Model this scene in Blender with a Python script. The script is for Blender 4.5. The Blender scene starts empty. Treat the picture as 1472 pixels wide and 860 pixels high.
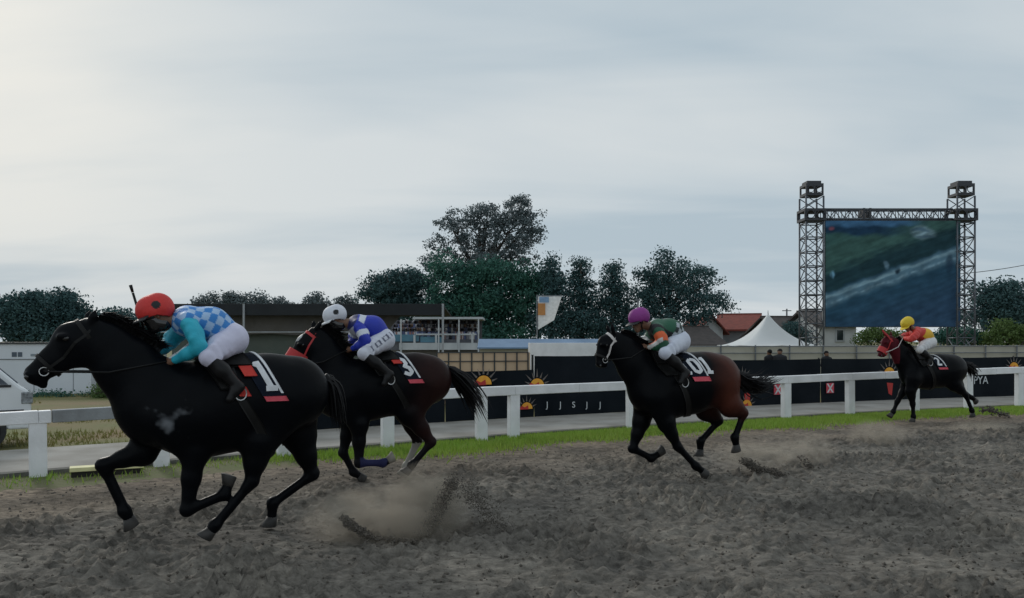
import bpy, bmesh, math, random
import numpy as np
from mathutils import Vector, Matrix

R = math.radians
random.seed(7)
rng = np.random.default_rng(11)
scene = bpy.context.scene
C = scene.collection

# ------------------------------------------------------------------ camera, world, sun, exposure
F, CX, HY, HC = 1112.0, 736.0, 490.0, 1.8        # focal length (px of a 1472 px wide picture), centre, horizon row, eye height
cam_d = bpy.data.cameras.new('camera')
cam = bpy.data.objects.new('camera', cam_d); C.objects.link(cam)
cam.location = (0, 0, HC); cam.rotation_euler = (R(90), 0, 0)
cam_d.sensor_width = 36; cam_d.lens = 36 * F / 1472; cam_d.shift_y = 60 / 1472
cam_d.clip_start = 0.1; cam_d.clip_end = 3000
scene.camera = cam

SUN_AZ, SUN_EL = R(-37), R(26)                    # azimuth from +Y towards +X
world = bpy.data.worlds.new('World'); scene.world = world; world.use_nodes = True
wn, wl = world.node_tree.nodes, world.node_tree.links
wn.clear()
def wnode(t, **kw):
    n = wn.new(t)
    for k, v in kw.items(): setattr(n, k, v)
    return n
out = wnode('ShaderNodeOutputWorld'); bg = wnode('ShaderNodeBackground')
sky = wnode('ShaderNodeTexSky', sky_type='NISHITA', sun_disc=False, sun_elevation=SUN_EL, sun_rotation=SUN_AZ)
sky.air_density = 1.5; sky.dust_density = 3.0
tc = wnode('ShaderNodeTexCoord'); sep = wnode('ShaderNodeSeparateXYZ')
wl.new(tc.outputs['Generated'], sep.inputs[0])
def wmath(op, a, b=None):
    n = wnode('ShaderNodeMath', operation=op)
    for i, v in enumerate((a, b)):
        if v is None: continue
        if isinstance(v, (int, float)): n.inputs[i].default_value = v
        else: wl.new(v, n.inputs[i])
    return n.outputs[0]
zc = wmath('ADD', wmath('MAXIMUM', sep.outputs['Z'], 0.0), 0.16)
cmb = wnode('ShaderNodeCombineXYZ')
wl.new(wmath('DIVIDE', sep.outputs['X'], zc), cmb.inputs[0]); wl.new(wmath('DIVIDE', sep.outputs['Y'], zc), cmb.inputs[1])
def wnoise(scale, detail, off, stretch=(1, 1, 1)):
    m = wnode('ShaderNodeMapping'); m.inputs['Location'].default_value = off; m.inputs['Scale'].default_value = stretch
    wl.new(cmb.outputs[0], m.inputs[0])
    n = wnode('ShaderNodeTexNoise'); n.inputs['Scale'].default_value = scale; n.inputs['Detail'].default_value = detail
    n.inputs['Roughness'].default_value = 0.5; n.inputs['Distortion'].default_value = 0.4
    wl.new(m.outputs[0], n.inputs['Vector']); return n.outputs['Fac']
n1 = wnoise(0.62, 4, (3.1, 1.7, 0), (0.6, 1.2, 1)); n2 = wnoise(1.5, 5, (8.2, 4.0, 0), (0.45, 1.3, 1))
cl = wmath('ADD', wmath('MULTIPLY', n1, 0.68), wmath('MULTIPLY', n2, 0.32))
ramp = wnode('ShaderNodeValToRGB'); wl.new(cl, ramp.inputs[0])
e = ramp.color_ramp.elements
e[0].position = 0.38; e[0].color = (0.45, 0.545, 0.615, 1)
e[1].position = 0.60; e[1].color = (0.655, 0.705, 0.73, 1)
m_ = ramp.color_ramp.elements.new(0.5); m_.color = (0.57, 0.64, 0.685, 1)
# veiled sun: a broad soft brightening of the cloud round the sun's own direction
sd = (math.sin(R(-36)) * math.cos(R(18)), math.cos(R(-36)) * math.cos(R(18)), math.sin(R(18)))
dot = wnode('ShaderNodeVectorMath', operation='DOT_PRODUCT'); dot.inputs[1].default_value = sd
wl.new(tc.outputs['Generated'], dot.inputs[0])
gl = wmath('POWER', wmath('MAXIMUM', dot.outputs['Value'], 0.0), 42.0)
gl = wmath('MULTIPLY', gl, wmath('ADD', wmath('MULTIPLY', cl, 2.6), -0.95))
mixg = wnode('ShaderNodeMix', data_type='RGBA'); wl.new(gl, mixg.inputs[0]); wl.new(ramp.outputs[0], mixg.inputs[6]); mixg.inputs[7].default_value = (0.84, 0.83, 0.775, 1)
mixs = wnode('ShaderNodeMix', data_type='RGBA'); mixs.inputs[0].default_value = 0.95
sk = wnode('ShaderNodeVectorMath', operation='SCALE'); sk.inputs['Scale'].default_value = 0.05
wl.new(sky.outputs[0], sk.inputs[0]); wl.new(sk.outputs[0], mixs.inputs[6]); wl.new(mixg.outputs[2], mixs.inputs[7])
wl.new(mixs.outputs[2], bg.inputs['Color']); bg.inputs['Strength'].default_value = 1.0
wl.new(bg.outputs[0], out.inputs[0])

sun_d = bpy.data.lights.new('sun', 'SUN'); sun_d.energy = 1.1; sun_d.angle = R(11); sun_d.color = (1.0, 0.95, 0.87)
sun = bpy.data.objects.new('sun', sun_d); C.objects.link(sun)
sv = Vector((math.sin(SUN_AZ) * math.cos(SUN_EL), math.cos(SUN_AZ) * math.cos(SUN_EL), math.sin(SUN_EL)))
sun.rotation_euler = sv.to_track_quat('Z', 'Y').to_euler()
vs = scene.view_settings; vs.view_transform = 'Standard'; vs.look = 'None'; vs.exposure = 0.0; vs.gamma = 1.0; vs.use_curve_mapping = False

# ------------------------------------------------------------------ helpers
def P(x, y, d): return Vector(((x - CX) / F * d, d, HC + (HY - y) / F * d))
def G(x, y, z=0.0):
    d = (HC - z) * F / (y - HY); return Vector(((x - CX) / F * d, d, z))

def mat(name, c1, c2=None, rough=0.7, scale=8.0, bump=0.0, bscale=None, attr=None, metal=0.0, spec=0.5, coat=0.0, emit=0.0, detail=5.0, island=0.0, trans=0.0, coord='Object'):
    m = bpy.data.materials.new(name); m.use_nodes = True
    nt = m.node_tree; b = nt.nodes['Principled BSDF']
    b.inputs['Roughness'].default_value = rough; b.inputs['Metallic'].default_value = metal
    b.inputs['Specular IOR Level'].default_value = spec; b.inputs['Coat Weight'].default_value = coat
    t = nt.nodes.new('ShaderNodeTexCoord')
    n = nt.nodes.new('ShaderNodeTexNoise'); n.inputs['Scale'].default_value = scale; n.inputs['Detail'].default_value = detail
    nt.links.new(t.outputs[coord], n.inputs['Vector'])
    rmp = nt.nodes.new('ShaderNodeMapRange'); rmp.inputs[1].default_value = 0.32; rmp.inputs[2].default_value = 0.68
    nt.links.new(n.outputs['Fac'], rmp.inputs[0]); fac = rmp.outputs[0]
    if island > 0:
        g = nt.nodes.new('ShaderNodeNewGeometry')
        mx = nt.nodes.new('ShaderNodeMix'); mx.inputs[0].default_value = island
        nt.links.new(fac, mx.inputs[2]); nt.links.new(g.outputs['Random Per Island'], mx.inputs[3]); fac = mx.outputs[0]
    mix = nt.nodes.new('ShaderNodeMix'); mix.data_type = 'RGBA'; nt.links.new(fac, mix.inputs[0])
    c2 = c2 or tuple(x * 0.8 for x in c1)
    if attr:
        a = nt.nodes.new('ShaderNodeAttribute'); a.attribute_name = attr
        mul = nt.nodes.new('ShaderNodeMix'); mul.data_type = 'RGBA'; mul.blend_type = 'MULTIPLY'; mul.inputs[0].default_value = 1.0
        nt.links.new(a.outputs['Color'], mul.inputs[6]); nt.links.new(mix.outputs[2], mul.inputs[7]); col = mul.outputs[2]
    else: col = mix.outputs[2]
    mix.inputs[6].default_value = (*c1, 1); mix.inputs[7].default_value = (*c2, 1)
    nt.links.new(col, b.inputs['Base Color'])
    if emit > 0: nt.links.new(col, b.inputs['Emission Color']); b.inputs['Emission Strength'].default_value = emit
    if trans > 0:
        b.inputs['Subsurface Weight'].default_value = 0.0
        tr = nt.nodes.new('ShaderNodeBsdfTranslucent'); nt.links.new(col, tr.inputs[0])
        ms = nt.nodes.new('ShaderNodeMixShader'); ms.inputs[0].default_value = trans
        o = nt.nodes['Material Output']; nt.links.new(b.outputs[0], ms.inputs[1]); nt.links.new(tr.outputs[0], ms.inputs[2]); nt.links.new(ms.outputs[0], o.inputs[0])
    if bump > 0:
        n2 = nt.nodes.new('ShaderNodeTexNoise'); n2.inputs['Scale'].default_value = bscale or scale * 4; n2.inputs['Detail'].default_value = 6
        nt.links.new(t.outputs[coord], n2.inputs['Vector'])
        bp = nt.nodes.new('ShaderNodeBump'); bp.inputs['Strength'].default_value = bump; bp.inputs['Distance'].default_value = 0.02
        nt.links.new(n2.outputs['Fac'], bp.inputs['Height']); nt.links.new(bp.outputs[0], b.inputs['Normal'])
    return m

class MB:
    def __init__(s): s.v = []; s.f = []
    def add(s, v, f):
        o = len(s.v); s.v += [tuple(p) for p in v]; s.f += [tuple(i + o for i in q) for q in f]; return s
    def box(s, a, b, M=None, taper=1.0):
        (x0, y0, z0), (x1, y1, z1) = a, b
        cx, cy = (x0 + x1) / 2, (y0 + y1) / 2
        T = lambda x, c: c + (x - c) * taper
        v = [(x0, y0, z0), (x1, y0, z0), (x1, y1, z0), (x0, y1, z0), (T(x0, cx), T(y0, cy), z1), (T(x1, cx), T(y0, cy), z1), (T(x1, cx), T(y1, cy), z1), (T(x0, cx), T(y1, cy), z1)]
        if M is not None: v = [M @ Vector(p) for p in v]
        return s.add(v, [(3, 2, 1, 0), (4, 5, 6, 7), (0, 1, 5, 4), (1, 2, 6, 5), (2, 3, 7, 6), (3, 0, 4, 7)])
    def bar(s, a, b, w, h, up=(0, 0, 1)):
        """box beam from a to b, width w across, height h along up, centred on the line"""
        a, b = Vector(a), Vector(b); d = (b - a).normalized(); u = Vector(up); sd = d.cross(u)
        if sd.length < 1e-4: sd = d.cross(Vector((0, 1, 0)))
        sd.normalize(); u = sd.cross(d).normalized()
        v = [p + sd * (i * w / 2) + u * (j * h / 2) for p in (a, b) for i, j in ((-1, -1), (1, -1), (1, 1), (-1, 1))]
        return s.add(v, [(0, 1, 2, 3), (7, 6, 5, 4), (0, 4, 5, 1), (1, 5, 6, 2), (2, 6, 7, 3), (3, 7, 4, 0)])
    def tube(s, pts, rad, n=8, cap=True):
        pts = [Vector(p) for p in pts]; k = len(pts)
        if not hasattr(rad, '__len__'): rad = [rad] * k
        rings = []; ref = None
        for i, p in enumerate(pts):
            t = (pts[min(i + 1, k - 1)] - pts[max(i - 1, 0)]).normalized()
            if ref is None: ref = t.orthogonal().normalized()
            ref = (ref - t * ref.dot(t))
            if ref.length < 1e-5: ref = t.orthogonal()
            ref.normalize(); q = t.cross(ref)
            rings.append([p + (ref * math.cos(2 * math.pi * j / n) + q * math.sin(2 * math.pi * j / n)) * rad[i] for j in range(n)])
        v = [x for r_ in rings for x in r_]; f = []
        for i in range(k - 1):
            for j in range(n):
                f.append((i * n + j, i * n + (j + 1) % n, (i + 1) * n + (j + 1) % n, (i + 1) * n + j))
        if cap: f += [tuple(range(n))[::-1], tuple(range((k - 1) * n, k * n))]
        return s.add(v, f)
    def prism(s, poly, y0, y1):
        """poly in xz extruded along y"""
        n = len(poly); v = [(x, y0, z) for x, z in poly] + [(x, y1, z) for x, z in poly]
        f = [tuple(range(n)), tuple(range(2 * n - 1, n - 1, -1))] + [(i, i + n, (i + 1) % n + n, (i + 1) % n) for i in range(n)]
        return s.add(v, f)
    def ball(s, c, r, n=10, m=7):
        c = Vector(c); r = Vector((r, r, r)) if not hasattr(r, '__len__') else Vector(r)
        v = []; f = []
        for i in range(m + 1):
            a = math.pi * i / m
            for j in range(n):
                b = 2 * math.pi * j / n
                v.append((c.x + r.x * math.sin(a) * math.cos(b), c.y + r.y * math.sin(a) * math.sin(b), c.z + r.z * math.cos(a)))
        for i in range(m):
            for j in range(n): f.append((i * n + j, (i + 1) * n + j, (i + 1) * n + (j + 1) % n, i * n + (j + 1) % n))
        return s.add(v, f)
    def mesh(s, name, smooth=False, bevel=0.0):
        me = bpy.data.meshes.new(name); me.from_pydata(s.v, [], s.f); me.validate()
        bm = bmesh.new(); bm.from_mesh(me)
        bmesh.ops.remove_doubles(bm, verts=bm.verts, dist=1e-6)
        if bevel > 0: bmesh.ops.bevel(bm, geom=[e for e in bm.edges if e.is_manifold and e.calc_face_angle(0) > 0.6], offset=bevel, segments=2, affect='EDGES', profile=0.5)
        bmesh.ops.recalc_face_normals(bm, faces=bm.faces)
        bm.to_mesh(me); bm.free()
        if smooth: me.shade_smooth()
        return me
    def build(s, name, m, parent=None, smooth=False, bevel=0.0): return link(name, s.mesh(name, smooth, bevel), m, parent)

def link(name, me, m=None, parent=None):
    o = bpy.data.objects.new(name, me)
    if m is not None and me is not None and len(me.materials) == 0: me.materials.append(m)
    C.objects.link(o); o.parent = parent
    return o
def tag(o, label=None, cat=None, group=None, kind=None):
    if label: o['label'] = label
    if cat: o['category'] = cat
    if group: o['group'] = group
    if kind: o['kind'] = kind
    return o
def thing(name, label, cat, loc=(0, 0, 0), rz=0.0, group=None):
    o = bpy.data.objects.new(name, None); C.objects.link(o); o.empty_display_size = 0.2
    o.location = loc; o.rotation_euler = (0, 0, rz); return tag(o, label, cat, group)
def raw(name, v, f, m, parent=None, smooth=False, col=None):
    me = bpy.data.meshes.new(name); v = np.asarray(v, np.float32); f = np.asarray(f, np.int32)
    nf, k = f.shape
    me.vertices.add(len(v)); me.vertices.foreach_set('co', v.ravel())
    me.loops.add(nf * k); me.loops.foreach_set('vertex_index', f.ravel())
    me.polygons.add(nf); me.polygons.foreach_set('loop_start', np.arange(0, nf * k, k, dtype=np.int32))
    try: me.polygons.foreach_set('loop_total', np.full(nf, k, np.int32))
    except Exception: pass
    if col is not None:
        a = me.color_attributes.new('col', 'FLOAT_COLOR', 'POINT')
        a.data.foreach_set('color', np.concatenate([np.asarray(col, np.float32), np.ones((len(v), 1), np.float32)], 1).ravel())
    me.update(calc_edges=True); me.validate()
    if smooth: me.shade_smooth()
    return link(name, me, m, parent)

# gradient noise in numpy
_perm = rng.random((64, 64)) * 2 * math.pi
def gnoise(x, y):
    xi, yi = np.floor(x).astype(int), np.floor(y).astype(int); fx, fy = x - xi, y - yi
    u, v = fx * fx * fx * (fx * (fx * 6 - 15) + 10), fy * fy * fy * (fy * (fy * 6 - 15) + 10)
    def g(i, j):
        a = _perm[(xi + i) % 64, (yi + j) % 64]; return np.cos(a) * (fx - i) + np.sin(a) * (fy - j)
    return (g(0, 0) * (1 - u) + g(1, 0) * u) * (1 - v) + (g(0, 1) * (1 - u) + g(1, 1) * u) * v
def fbm(x, y, o=4):
    s, a = 0, 1
    for i in range(o): s = s + a * gnoise(x + 7.3 * i, y + 3.1 * i); x, y, a = x * 2.03, y * 2.03, a * 0.5
    return s

# ------------------------------------------------------------------ the line of the running rail
_pp = np.array([list(G(x, y))[:2] for x, y in ((55, 690), (408, 661), (557, 643), (692, 630), (908, 619), (1130, 606), (1222, 602), (1465, 586))])
_c = np.polyfit(_pp[:, 0], _pp[:, 1], 2)
XL, XR = -7.5, 15.0
def rail_y(x):
    x = np.asarray(x, float); xm = np.clip(x, XL, XR); sl = 2 * _c[0] * xm + _c[1]
    return np.polyval(_c, xm) + sl * (x - xm)
def rail_slope(x): return 2 * _c[0] * np.clip(x, XL, XR) + _c[1]
def rail_pt(x, off=0.0):
    s = float(rail_slope(x)); n = Vector((-s, 1, 0)).normalized(); return Vector((x, float(rail_y(x)), 0)) + n * off
def rail_at_px(px, off=0.0):
    u = (px - CX) / F; lo, hi = -40.0, 60.0
    for _ in range(60):
        mid = (lo + hi) / 2; p = rail_pt(mid, off)
        if p.x - u * p.y < 0: lo = mid
        else: hi = mid
    return lo
def back_off(x, y):
    """metres behind the rail line, roughly"""
    s = rail_slope(x); return (y - rail_y(x)) / np.sqrt(1 + s * s)

# ------------------------------------------------------------------ materials of the setting
M = {}
M['field'] = mat('field_grass_soil', (0.115, 0.135, 0.035), (0.19, 0.13, 0.06), 0.95, 0.55, 0.6, 9, detail=8)
M['concrete'] = mat('path_concrete', (0.36, 0.345, 0.32), (0.23, 0.215, 0.19), 0.9, 1.3, 0.25, 30, detail=9)
M['kerb'] = mat('kerb_concrete', (0.16, 0.155, 0.14), (0.08, 0.08, 0.07), 0.95, 3, 0.4, 30)
M['white'] = mat('white_paint', (0.86, 0.87, 0.90), (0.70, 0.71, 0.73), 0.6, 2.5, 0.25, 18, detail=8)
M['greyrail'] = mat('grey_weathered_paint', (0.30, 0.32, 0.34), (0.22, 0.23, 0.24), 0.8, 4, 0.3, 20)
M['blackcloth'] = mat('black_banner_cloth', (0.005, 0.008, 0.012), (0.010, 0.014, 0.019), 0.85, 1.2, 0.5, 2.5, spec=0.12)
M['grass'] = mat('verge_grass', (0.22, 0.40, 0.04), (0.32, 0.40, 0.08), 0.7, 0.6, island=0.6, trans=0.25)
M['drygrass'] = mat('dry_grass', (0.15, 0.20, 0.045), (0.28, 0.23, 0.09), 0.8, 0.7, island=0.5, trans=0.2)

# track: churned dark sand
def dirt_material():
    m = mat('track_sand', (0.195, 0.176, 0.150), (0.108, 0.099, 0.088), 0.95, 0.9, 0.0, detail=9, spec=0.25)
    nt = m.node_tree; b = nt.nodes['Principled BSDF']; t = nt.nodes.new('ShaderNodeTexCoord')
    mp = nt.nodes.new('ShaderNodeMapping'); mp.inputs['Scale'].default_value = (0.8, 1.2, 1); nt.links.new(t.outputs['Object'], mp.inputs[0])
    a = nt.nodes.new('ShaderNodeTexNoise'); a.inputs['Scale'].default_value = 16; a.inputs['Detail'].default_value = 9; a.inputs['Roughness'].default_value = 0.68
    nt.links.new(mp.outputs[0], a.inputs['Vector'])
    bp = nt.nodes.new('ShaderNodeBump'); bp.inputs['Strength'].default_value = 0.9; bp.inputs['Distance'].default_value = 0.035
    nt.links.new(a.outputs['Fac'], bp.inputs['Height']); nt.links.new(bp.outputs[0], b.inputs['Normal'])
    # small pale and dark crumbs
    base = b.inputs['Base Color'].links[0].from_socket
    n = nt.nodes.new('ShaderNodeTexNoise'); n.inputs['Scale'].default_value = 9; n.inputs['Detail'].default_value = 8; n.inputs['Roughness'].default_value = 0.7
    nt.links.new(mp.outputs[0], n.inputs['Vector'])
    r = nt.nodes.new('ShaderNodeMapRange'); r.inputs[1].default_value = 0.35; r.inputs[2].default_value = 0.65; r.inputs[3].default_value = 0.48; r.inputs[4].default_value = 1.55
    nt.links.new(n.outputs['Fac'], r.inputs[0])
    vm = nt.nodes.new('ShaderNodeVectorMath'); vm.operation = 'SCALE'; nt.links.new(base, vm.inputs[0]); nt.links.new(r.outputs[0], vm.inputs['Scale'])
    # browner, lighter soil towards the verge
    at = nt.nodes.new('ShaderNodeAttribute'); at.attribute_name = 'edge'
    mx = nt.nodes.new('ShaderNodeMix'); mx.data_type = 'RGBA'; mx.blend_type = 'MULTIPLY'; mx.inputs[7].default_value = (1.28, 1.12, 0.98, 1)
    nt.links.new(at.outputs['Fac'], mx.inputs[0]); nt.links.new(vm.outputs[0], mx.inputs[6]); nt.links.new(mx.outputs[2], b.inputs['Base Color'])
    return m
M['dirt'] = dirt_material()

# ------------------------------------------------------------------ ground, track, verge, path
def grid(x0, x1, y0, y1, nx, ny):
    X, Y = np.meshgrid(np.linspace(x0, x1, nx), np.linspace(y0, y1, ny)); i = np.arange(nx * ny).reshape(ny, nx)
    f = np.stack([i[:-1, :-1], i[:-1, 1:], i[1:, 1:], i[1:, :-1]], -1).reshape(-1, 4); return X, Y, f
def terrain(x, y):
    n = back_off(x, y); z = np.where(n < 1.2, -0.35, -0.03)
    return z - 1.0 * np.clip((y - 28) / 16, 0, 1) ** 1.5 * np.clip((x + 14) / 10, 0, 1)
xs = np.concatenate([[-900, -300, -120], np.arange(-60, 75, 0.75), [120, 300, 900]])
ys = np.concatenate([[-60, -20], np.arange(0, 60, 0.5), np.arange(60, 140, 6), [200, 400, 900, 2000]])
Xg, Yg = np.meshgrid(xs, ys); ii = np.arange(Xg.size).reshape(Xg.shape)
fg = np.stack([ii[:-1, :-1], ii[:-1, 1:], ii[1:, 1:], ii[1:, :-1]], -1).reshape(-1, 4)
tag(raw('ground', np.stack([Xg, Yg, terrain(Xg, Yg)], -1).reshape(-1, 3), fg, M['field'], smooth=True), kind='structure')

def dirt_z(X, Y):
    n = -back_off(X, Y)
    amp = np.clip((n - 0.9) / 2.6, 0.16, 1)
    wx, wy = X + 0.25 * gnoise(X * 1.1, Y * 1.1), Y + 0.25 * gnoise(X * 1.1 + 9, Y * 1.1)
    patch = np.clip(.55 + 1.3 * gnoise(X * .8 + 3, Y * .9), .15, 1.3)          # some spots more churned than others
    z = 0.045 * fbm(wx * 1.2, wy * 1.6, 3)
    def lump(f, o_, th): return np.clip(gnoise(wx * f + o_, wy * f * 1.25 - o_) - th, 0, 1)
    z = z + patch * (0.15 * lump(4.3, 1.7, .03) + 0.19 * lump(7.1, 5.2, .06) + 0.16 * lump(11.5, 9.1, .08) + 0.07 * lump(17.0, 2.4, .05))
    z = z - 0.16 * patch * lump(5.2, 21.3, .16) - 0.12 * lump(9.0, 33.1, .2)
    return z * amp - 0.015 + 0.02 * gnoise(X * 0.35, Y * 0.4) * amp
Xd, Yd, fd = grid(-12, 24, 4.0, 26, 1380, 840)
Zd = dirt_z(Xd, Yd)
nb = back_off(Xd, Yd)
keep = ((nb < 0.15) & (np.abs(Xd) < .74 * Yd + 4.5)).reshape(-1)[fd].all(1)
vd = np.stack([Xd, Yd, Zd], -1).reshape(-1, 3)
fdk = fd[keep]; used = np.unique(fdk); rem = -np.ones(len(vd), int); rem[used] = np.arange(len(used))
to = raw('track', vd[used], rem[fdk], M['dirt'], smooth=True); tag(to, kind='structure')
ea = to.data.attributes.new('edge', 'FLOAT', 'POINT')
ea.data.foreach_set('value', np.clip(1 + (nb.reshape(-1)[used] + 1.2) / 2.6 + 0.35 * fbm(vd[used][:, 0] * .7, vd[used][:, 1] * .7, 3), 0, 1).astype(np.float32))
# the rest of the track, outside the churned piece in view
xs2 = np.arange(-70, 90.1, 1.0); ts = np.linspace(0, 1, 12)
Xo = np.repeat(xs2[None], 12, 0); Yo = -40 + (rail_y(xs2)[None] - 0.2 + 40) * ts[:, None]
io = np.arange(Xo.size).reshape(Xo.shape); fo = np.stack([io[:-1, :-1], io[:-1, 1:], io[1:, 1:], io[1:, :-1]], -1).reshape(-1, 4)
tag(raw('outer_track', np.stack([Xo, Yo, np.full_like(Xo, -0.10)], -1).reshape(-1, 3), fo, M['dirt'], smooth=True), kind='structure')

def ribbon(name, x0, x1, o0, o1, z0, z1, m, step=0.5, thick=0.3):
    xs = np.arange(x0, x1 + step, step); mb = MB(); a = [rail_pt(x, o0) for x in xs]; b = [rail_pt(x, o1) for x in xs]
    v = []
    for p, q in zip(a, b): v += [(p.x, p.y, z0 - thick), (p.x, p.y, z0), (q.x, q.y, z1), (q.x, q.y, z1 - thick)]
    f = []
    for i in range(len(xs) - 1):
        for j in range(4): f.append((i * 4 + j, i * 4 + (j + 1) % 4, i * 4 + 4 + (j + 1) % 4, i * 4 + 4 + j))
    mb.add(v, f); return tag(mb.build(name, m), kind='structure')
M['vergesoil'] = mat('verge_soil', (0.17, 0.135, 0.09), (0.10, 0.125, 0.035), 0.95, 1.1, 0.5, 14, detail=8)
ribbon('verge', -30, 45, -1.15, 0.06, -0.03, 0.03, M['vergesoil'])
ribbon('kerb', -30, 45, 0.06, 0.20, 0.085, 0.09, M['kerb'])
ribbon('path', -30, 45, 0.205, 2.75, 0.08, 0.07, M['concrete'])

def blades(name, spots, hmin, hmax, m, label, w=0.012):
    spots = np.asarray(spots); n = len(spots); a = rng.random(n) * 2 * np.pi; h = hmin + (hmax - hmin) * rng.random(n) ** 1.5
    dx, dy = np.cos(a) * w, np.sin(a) * w; lean = rng.normal(0, 0.35, (n, 2)) * h[:, None]
    v = np.zeros((n, 3, 3)); v[:, 0] = spots; v[:, 1] = spots; v[:, 2] = spots
    v[:, 0, 0] -= dx; v[:, 0, 1] -= dy; v[:, 1, 0] += dx; v[:, 1, 1] += dy
    v[:, 2, :2] += lean; v[:, 2, 2] += h; v[:, :2, 2] -= 0.01
    return tag(raw(name, v.reshape(-1, 3), np.arange(n * 3).reshape(-1, 3), m), label, 'grass', kind='stuff')
def rail_pts(x, o):
    s = rail_slope(x); q = np.sqrt(1 + s * s); return x - s / q * o, rail_y(x) + o / q
n = 150000; x = rng.uniform(-7.5, 19, n); w = np.where(x > -3.2, .75, .45) * (1 + 0.7 * gnoise(x * 0.8, x * 0 + 2.2))
o = 0.06 - np.abs(rng.normal(0, .62, n)) * w                # lush on the right, thin on the left
dens = np.clip((x + 4.6) / 4.0, .07, 1) * np.clip(.8 + 1.3 * gnoise(x * 1.1, o * 1.6), 0, 1) * np.clip(1.5 + o * .55, .2, 1)
k = (rng.random(n) < dens) & (o > -1.9); X_, Y_ = rail_pts(x[k], o[k])
blades('verge_grass', np.stack([X_, Y_, np.full(k.sum(), .005)], 1), 0.025, 0.11, M['grass'], 'bright green grass along the foot of the white running rail', 0.010)
n = 60000; x = rng.uniform(-24, -3, n); o = 2.8 + rng.random(n) ** 1.4 * 18; k = gnoise(x * .5, o * .5) + .25 * gnoise(x * 2, o * 2) > -.12; X_, Y_ = rail_pts(x[k], o[k])
blades('field_grass', np.stack([X_, Y_, np.full(k.sum(), -.03)], 1), 0.03, 0.13, M['drygrass'], 'patchy dry grass between the concrete path and the white cabin', 0.014)

# ------------------------------------------------------------------ running rail
rail = thing('running_rail', 'white wooden running rail on square posts along the dirt track', 'rail', rail_pt(0))
def rel(o, p): return Vector(p) - Vector(o.location)
_hx = np.array([-7.5, -0.6, 6.2, 14, 24]); _hz = np.array([0.87, 0.975, 1.01, 1.11, 1.16])
def rail_h(x): return float(np.interp(x, _hx, _hz))
post_px = [-140, 55, 232, 408, 557, 692, 738, 830, 908, 1020, 1130, 1222, 1315, 1392, 1465, 1540, 1610]
post_x = [rail_at_px(p) for p in post_px]
for i, x in enumerate(post_x):
    p = rail_pt(x); s = math.atan(float(rail_slope(x))); w = 0.10
    if post_px[i] == 830: continue
    Mx = Matrix.Translation(rel(rail, p)) @ Matrix.Rotation(s + random.uniform(-.05, .05), 4, 'Z') @ Matrix.Rotation(random.uniform(-.012, .012), 4, 'Y')
    MB().box((-w, -0.065, -0.15), (w, 0.065, rail_h(x) - 0.13), Mx).build('post', M['white'], rail, bevel=0.008)
for i in range(len(post_x) - 1):
    a, b = post_x[i], post_x[i + 1]
    if post_px[i] == 55: cuts = [(a, a + 0.12, 'white'), (a + 0.125, b, 'greyrail')]
    else: cuts = [(a, b, 'white')]
    for x0, x1, mm in cuts:
        if x1 - x0 > 1.5: q = [x0, (x0 + x1) / 2, x1]
        else: q = [x0, x1]
        for u0, u1 in zip(q[:-1], q[1:]):
            p, r_ = rail_pt(u0), rail_pt(u1); p.z = rail_h(u0) - 0.085; r_.z = rail_h(u1) - 0.085
            d = (r_ - p).normalized(); j = random.uniform(-.004, .004); p.z += j; r_.z += j
            MB().bar(rel(rail, p + d * 0.002), rel(rail, r_ - d * 0.002), 0.15, 0.165).build('rail_board', M[mm], rail, bevel=0.01)
pl = MB()
a, b = rail_pt(rail_at_px(100, -.22), -.22), rail_pt(rail_at_px(206, -.30), -.30)
pk = thing('plank', 'pale yellow plank lying on the soil at the track edge', 'plank', a)
dv = Vector(b) - Vector(a)
pl.bar((0, 0, 0.115), dv + Vector((0, 0, 0.105)), 0.20, 0.055)
pl.build('board', mat('yellow_wood', (0.80, 0.76, 0.42), (0.66, 0.62, 0.34), 0.7, 6, 0.2, 20), pk, bevel=0.006)
MB().bar(Vector((0, 0, 0.042)) + dv * .02, dv * .98 + Vector((0, 0, 0.032)), 0.15, 0.085).build('batten', mat('dark_wood', (0.03, 0.027, 0.022), None, 0.9), pk)

# ------------------------------------------------------------------ black banner fence
fence = thing('banner_fence', 'low black banner fence with sun emblems and lettering behind the white rail', 'fence', rail_pt(0, 2.85))
M['sun_y'] = mat('emblem_yellow', (0.80, 0.42, 0.04), (0.75, 0.30, 0.03), 0.7)
M['sun_r'] = mat('emblem_red', (0.50, 0.035, 0.025), (0.42, 0.03, 0.03), 0.7)
M['ray'] = mat('emblem_grey', (0.16, 0.14, 0.13), None, 0.7)
M['print'] = mat('white_print', (0.62, 0.66, 0.68), (0.5, 0.54, 0.56), 0.7)
M['xred'] = mat('emblem_pink_red', (0.62, 0.07, 0.10), None, 0.7)
M['postdark'] = mat('dark_steel', (0.012, 0.014, 0.017), None, 0.6)
fx = [rail_at_px(p, 2.85) for p in (380, 500, 640, 768, 905, 1040, 1180, 1320, 1460, 1600, 1740)]
def fence_top(px): return 1.14 if px < 768 else 1.45 if px < 905 else 1.29
fpx = (380, 500, 640, 768, 905, 1040, 1180, 1320, 1460, 1600, 1740)
def panel_frame(x0, x1):
    a, b = rail_pt(x0, 2.85), rail_pt(x1, 2.85); d = (b - a); L = d.length; d.normalize(); return a, d, L
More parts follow.
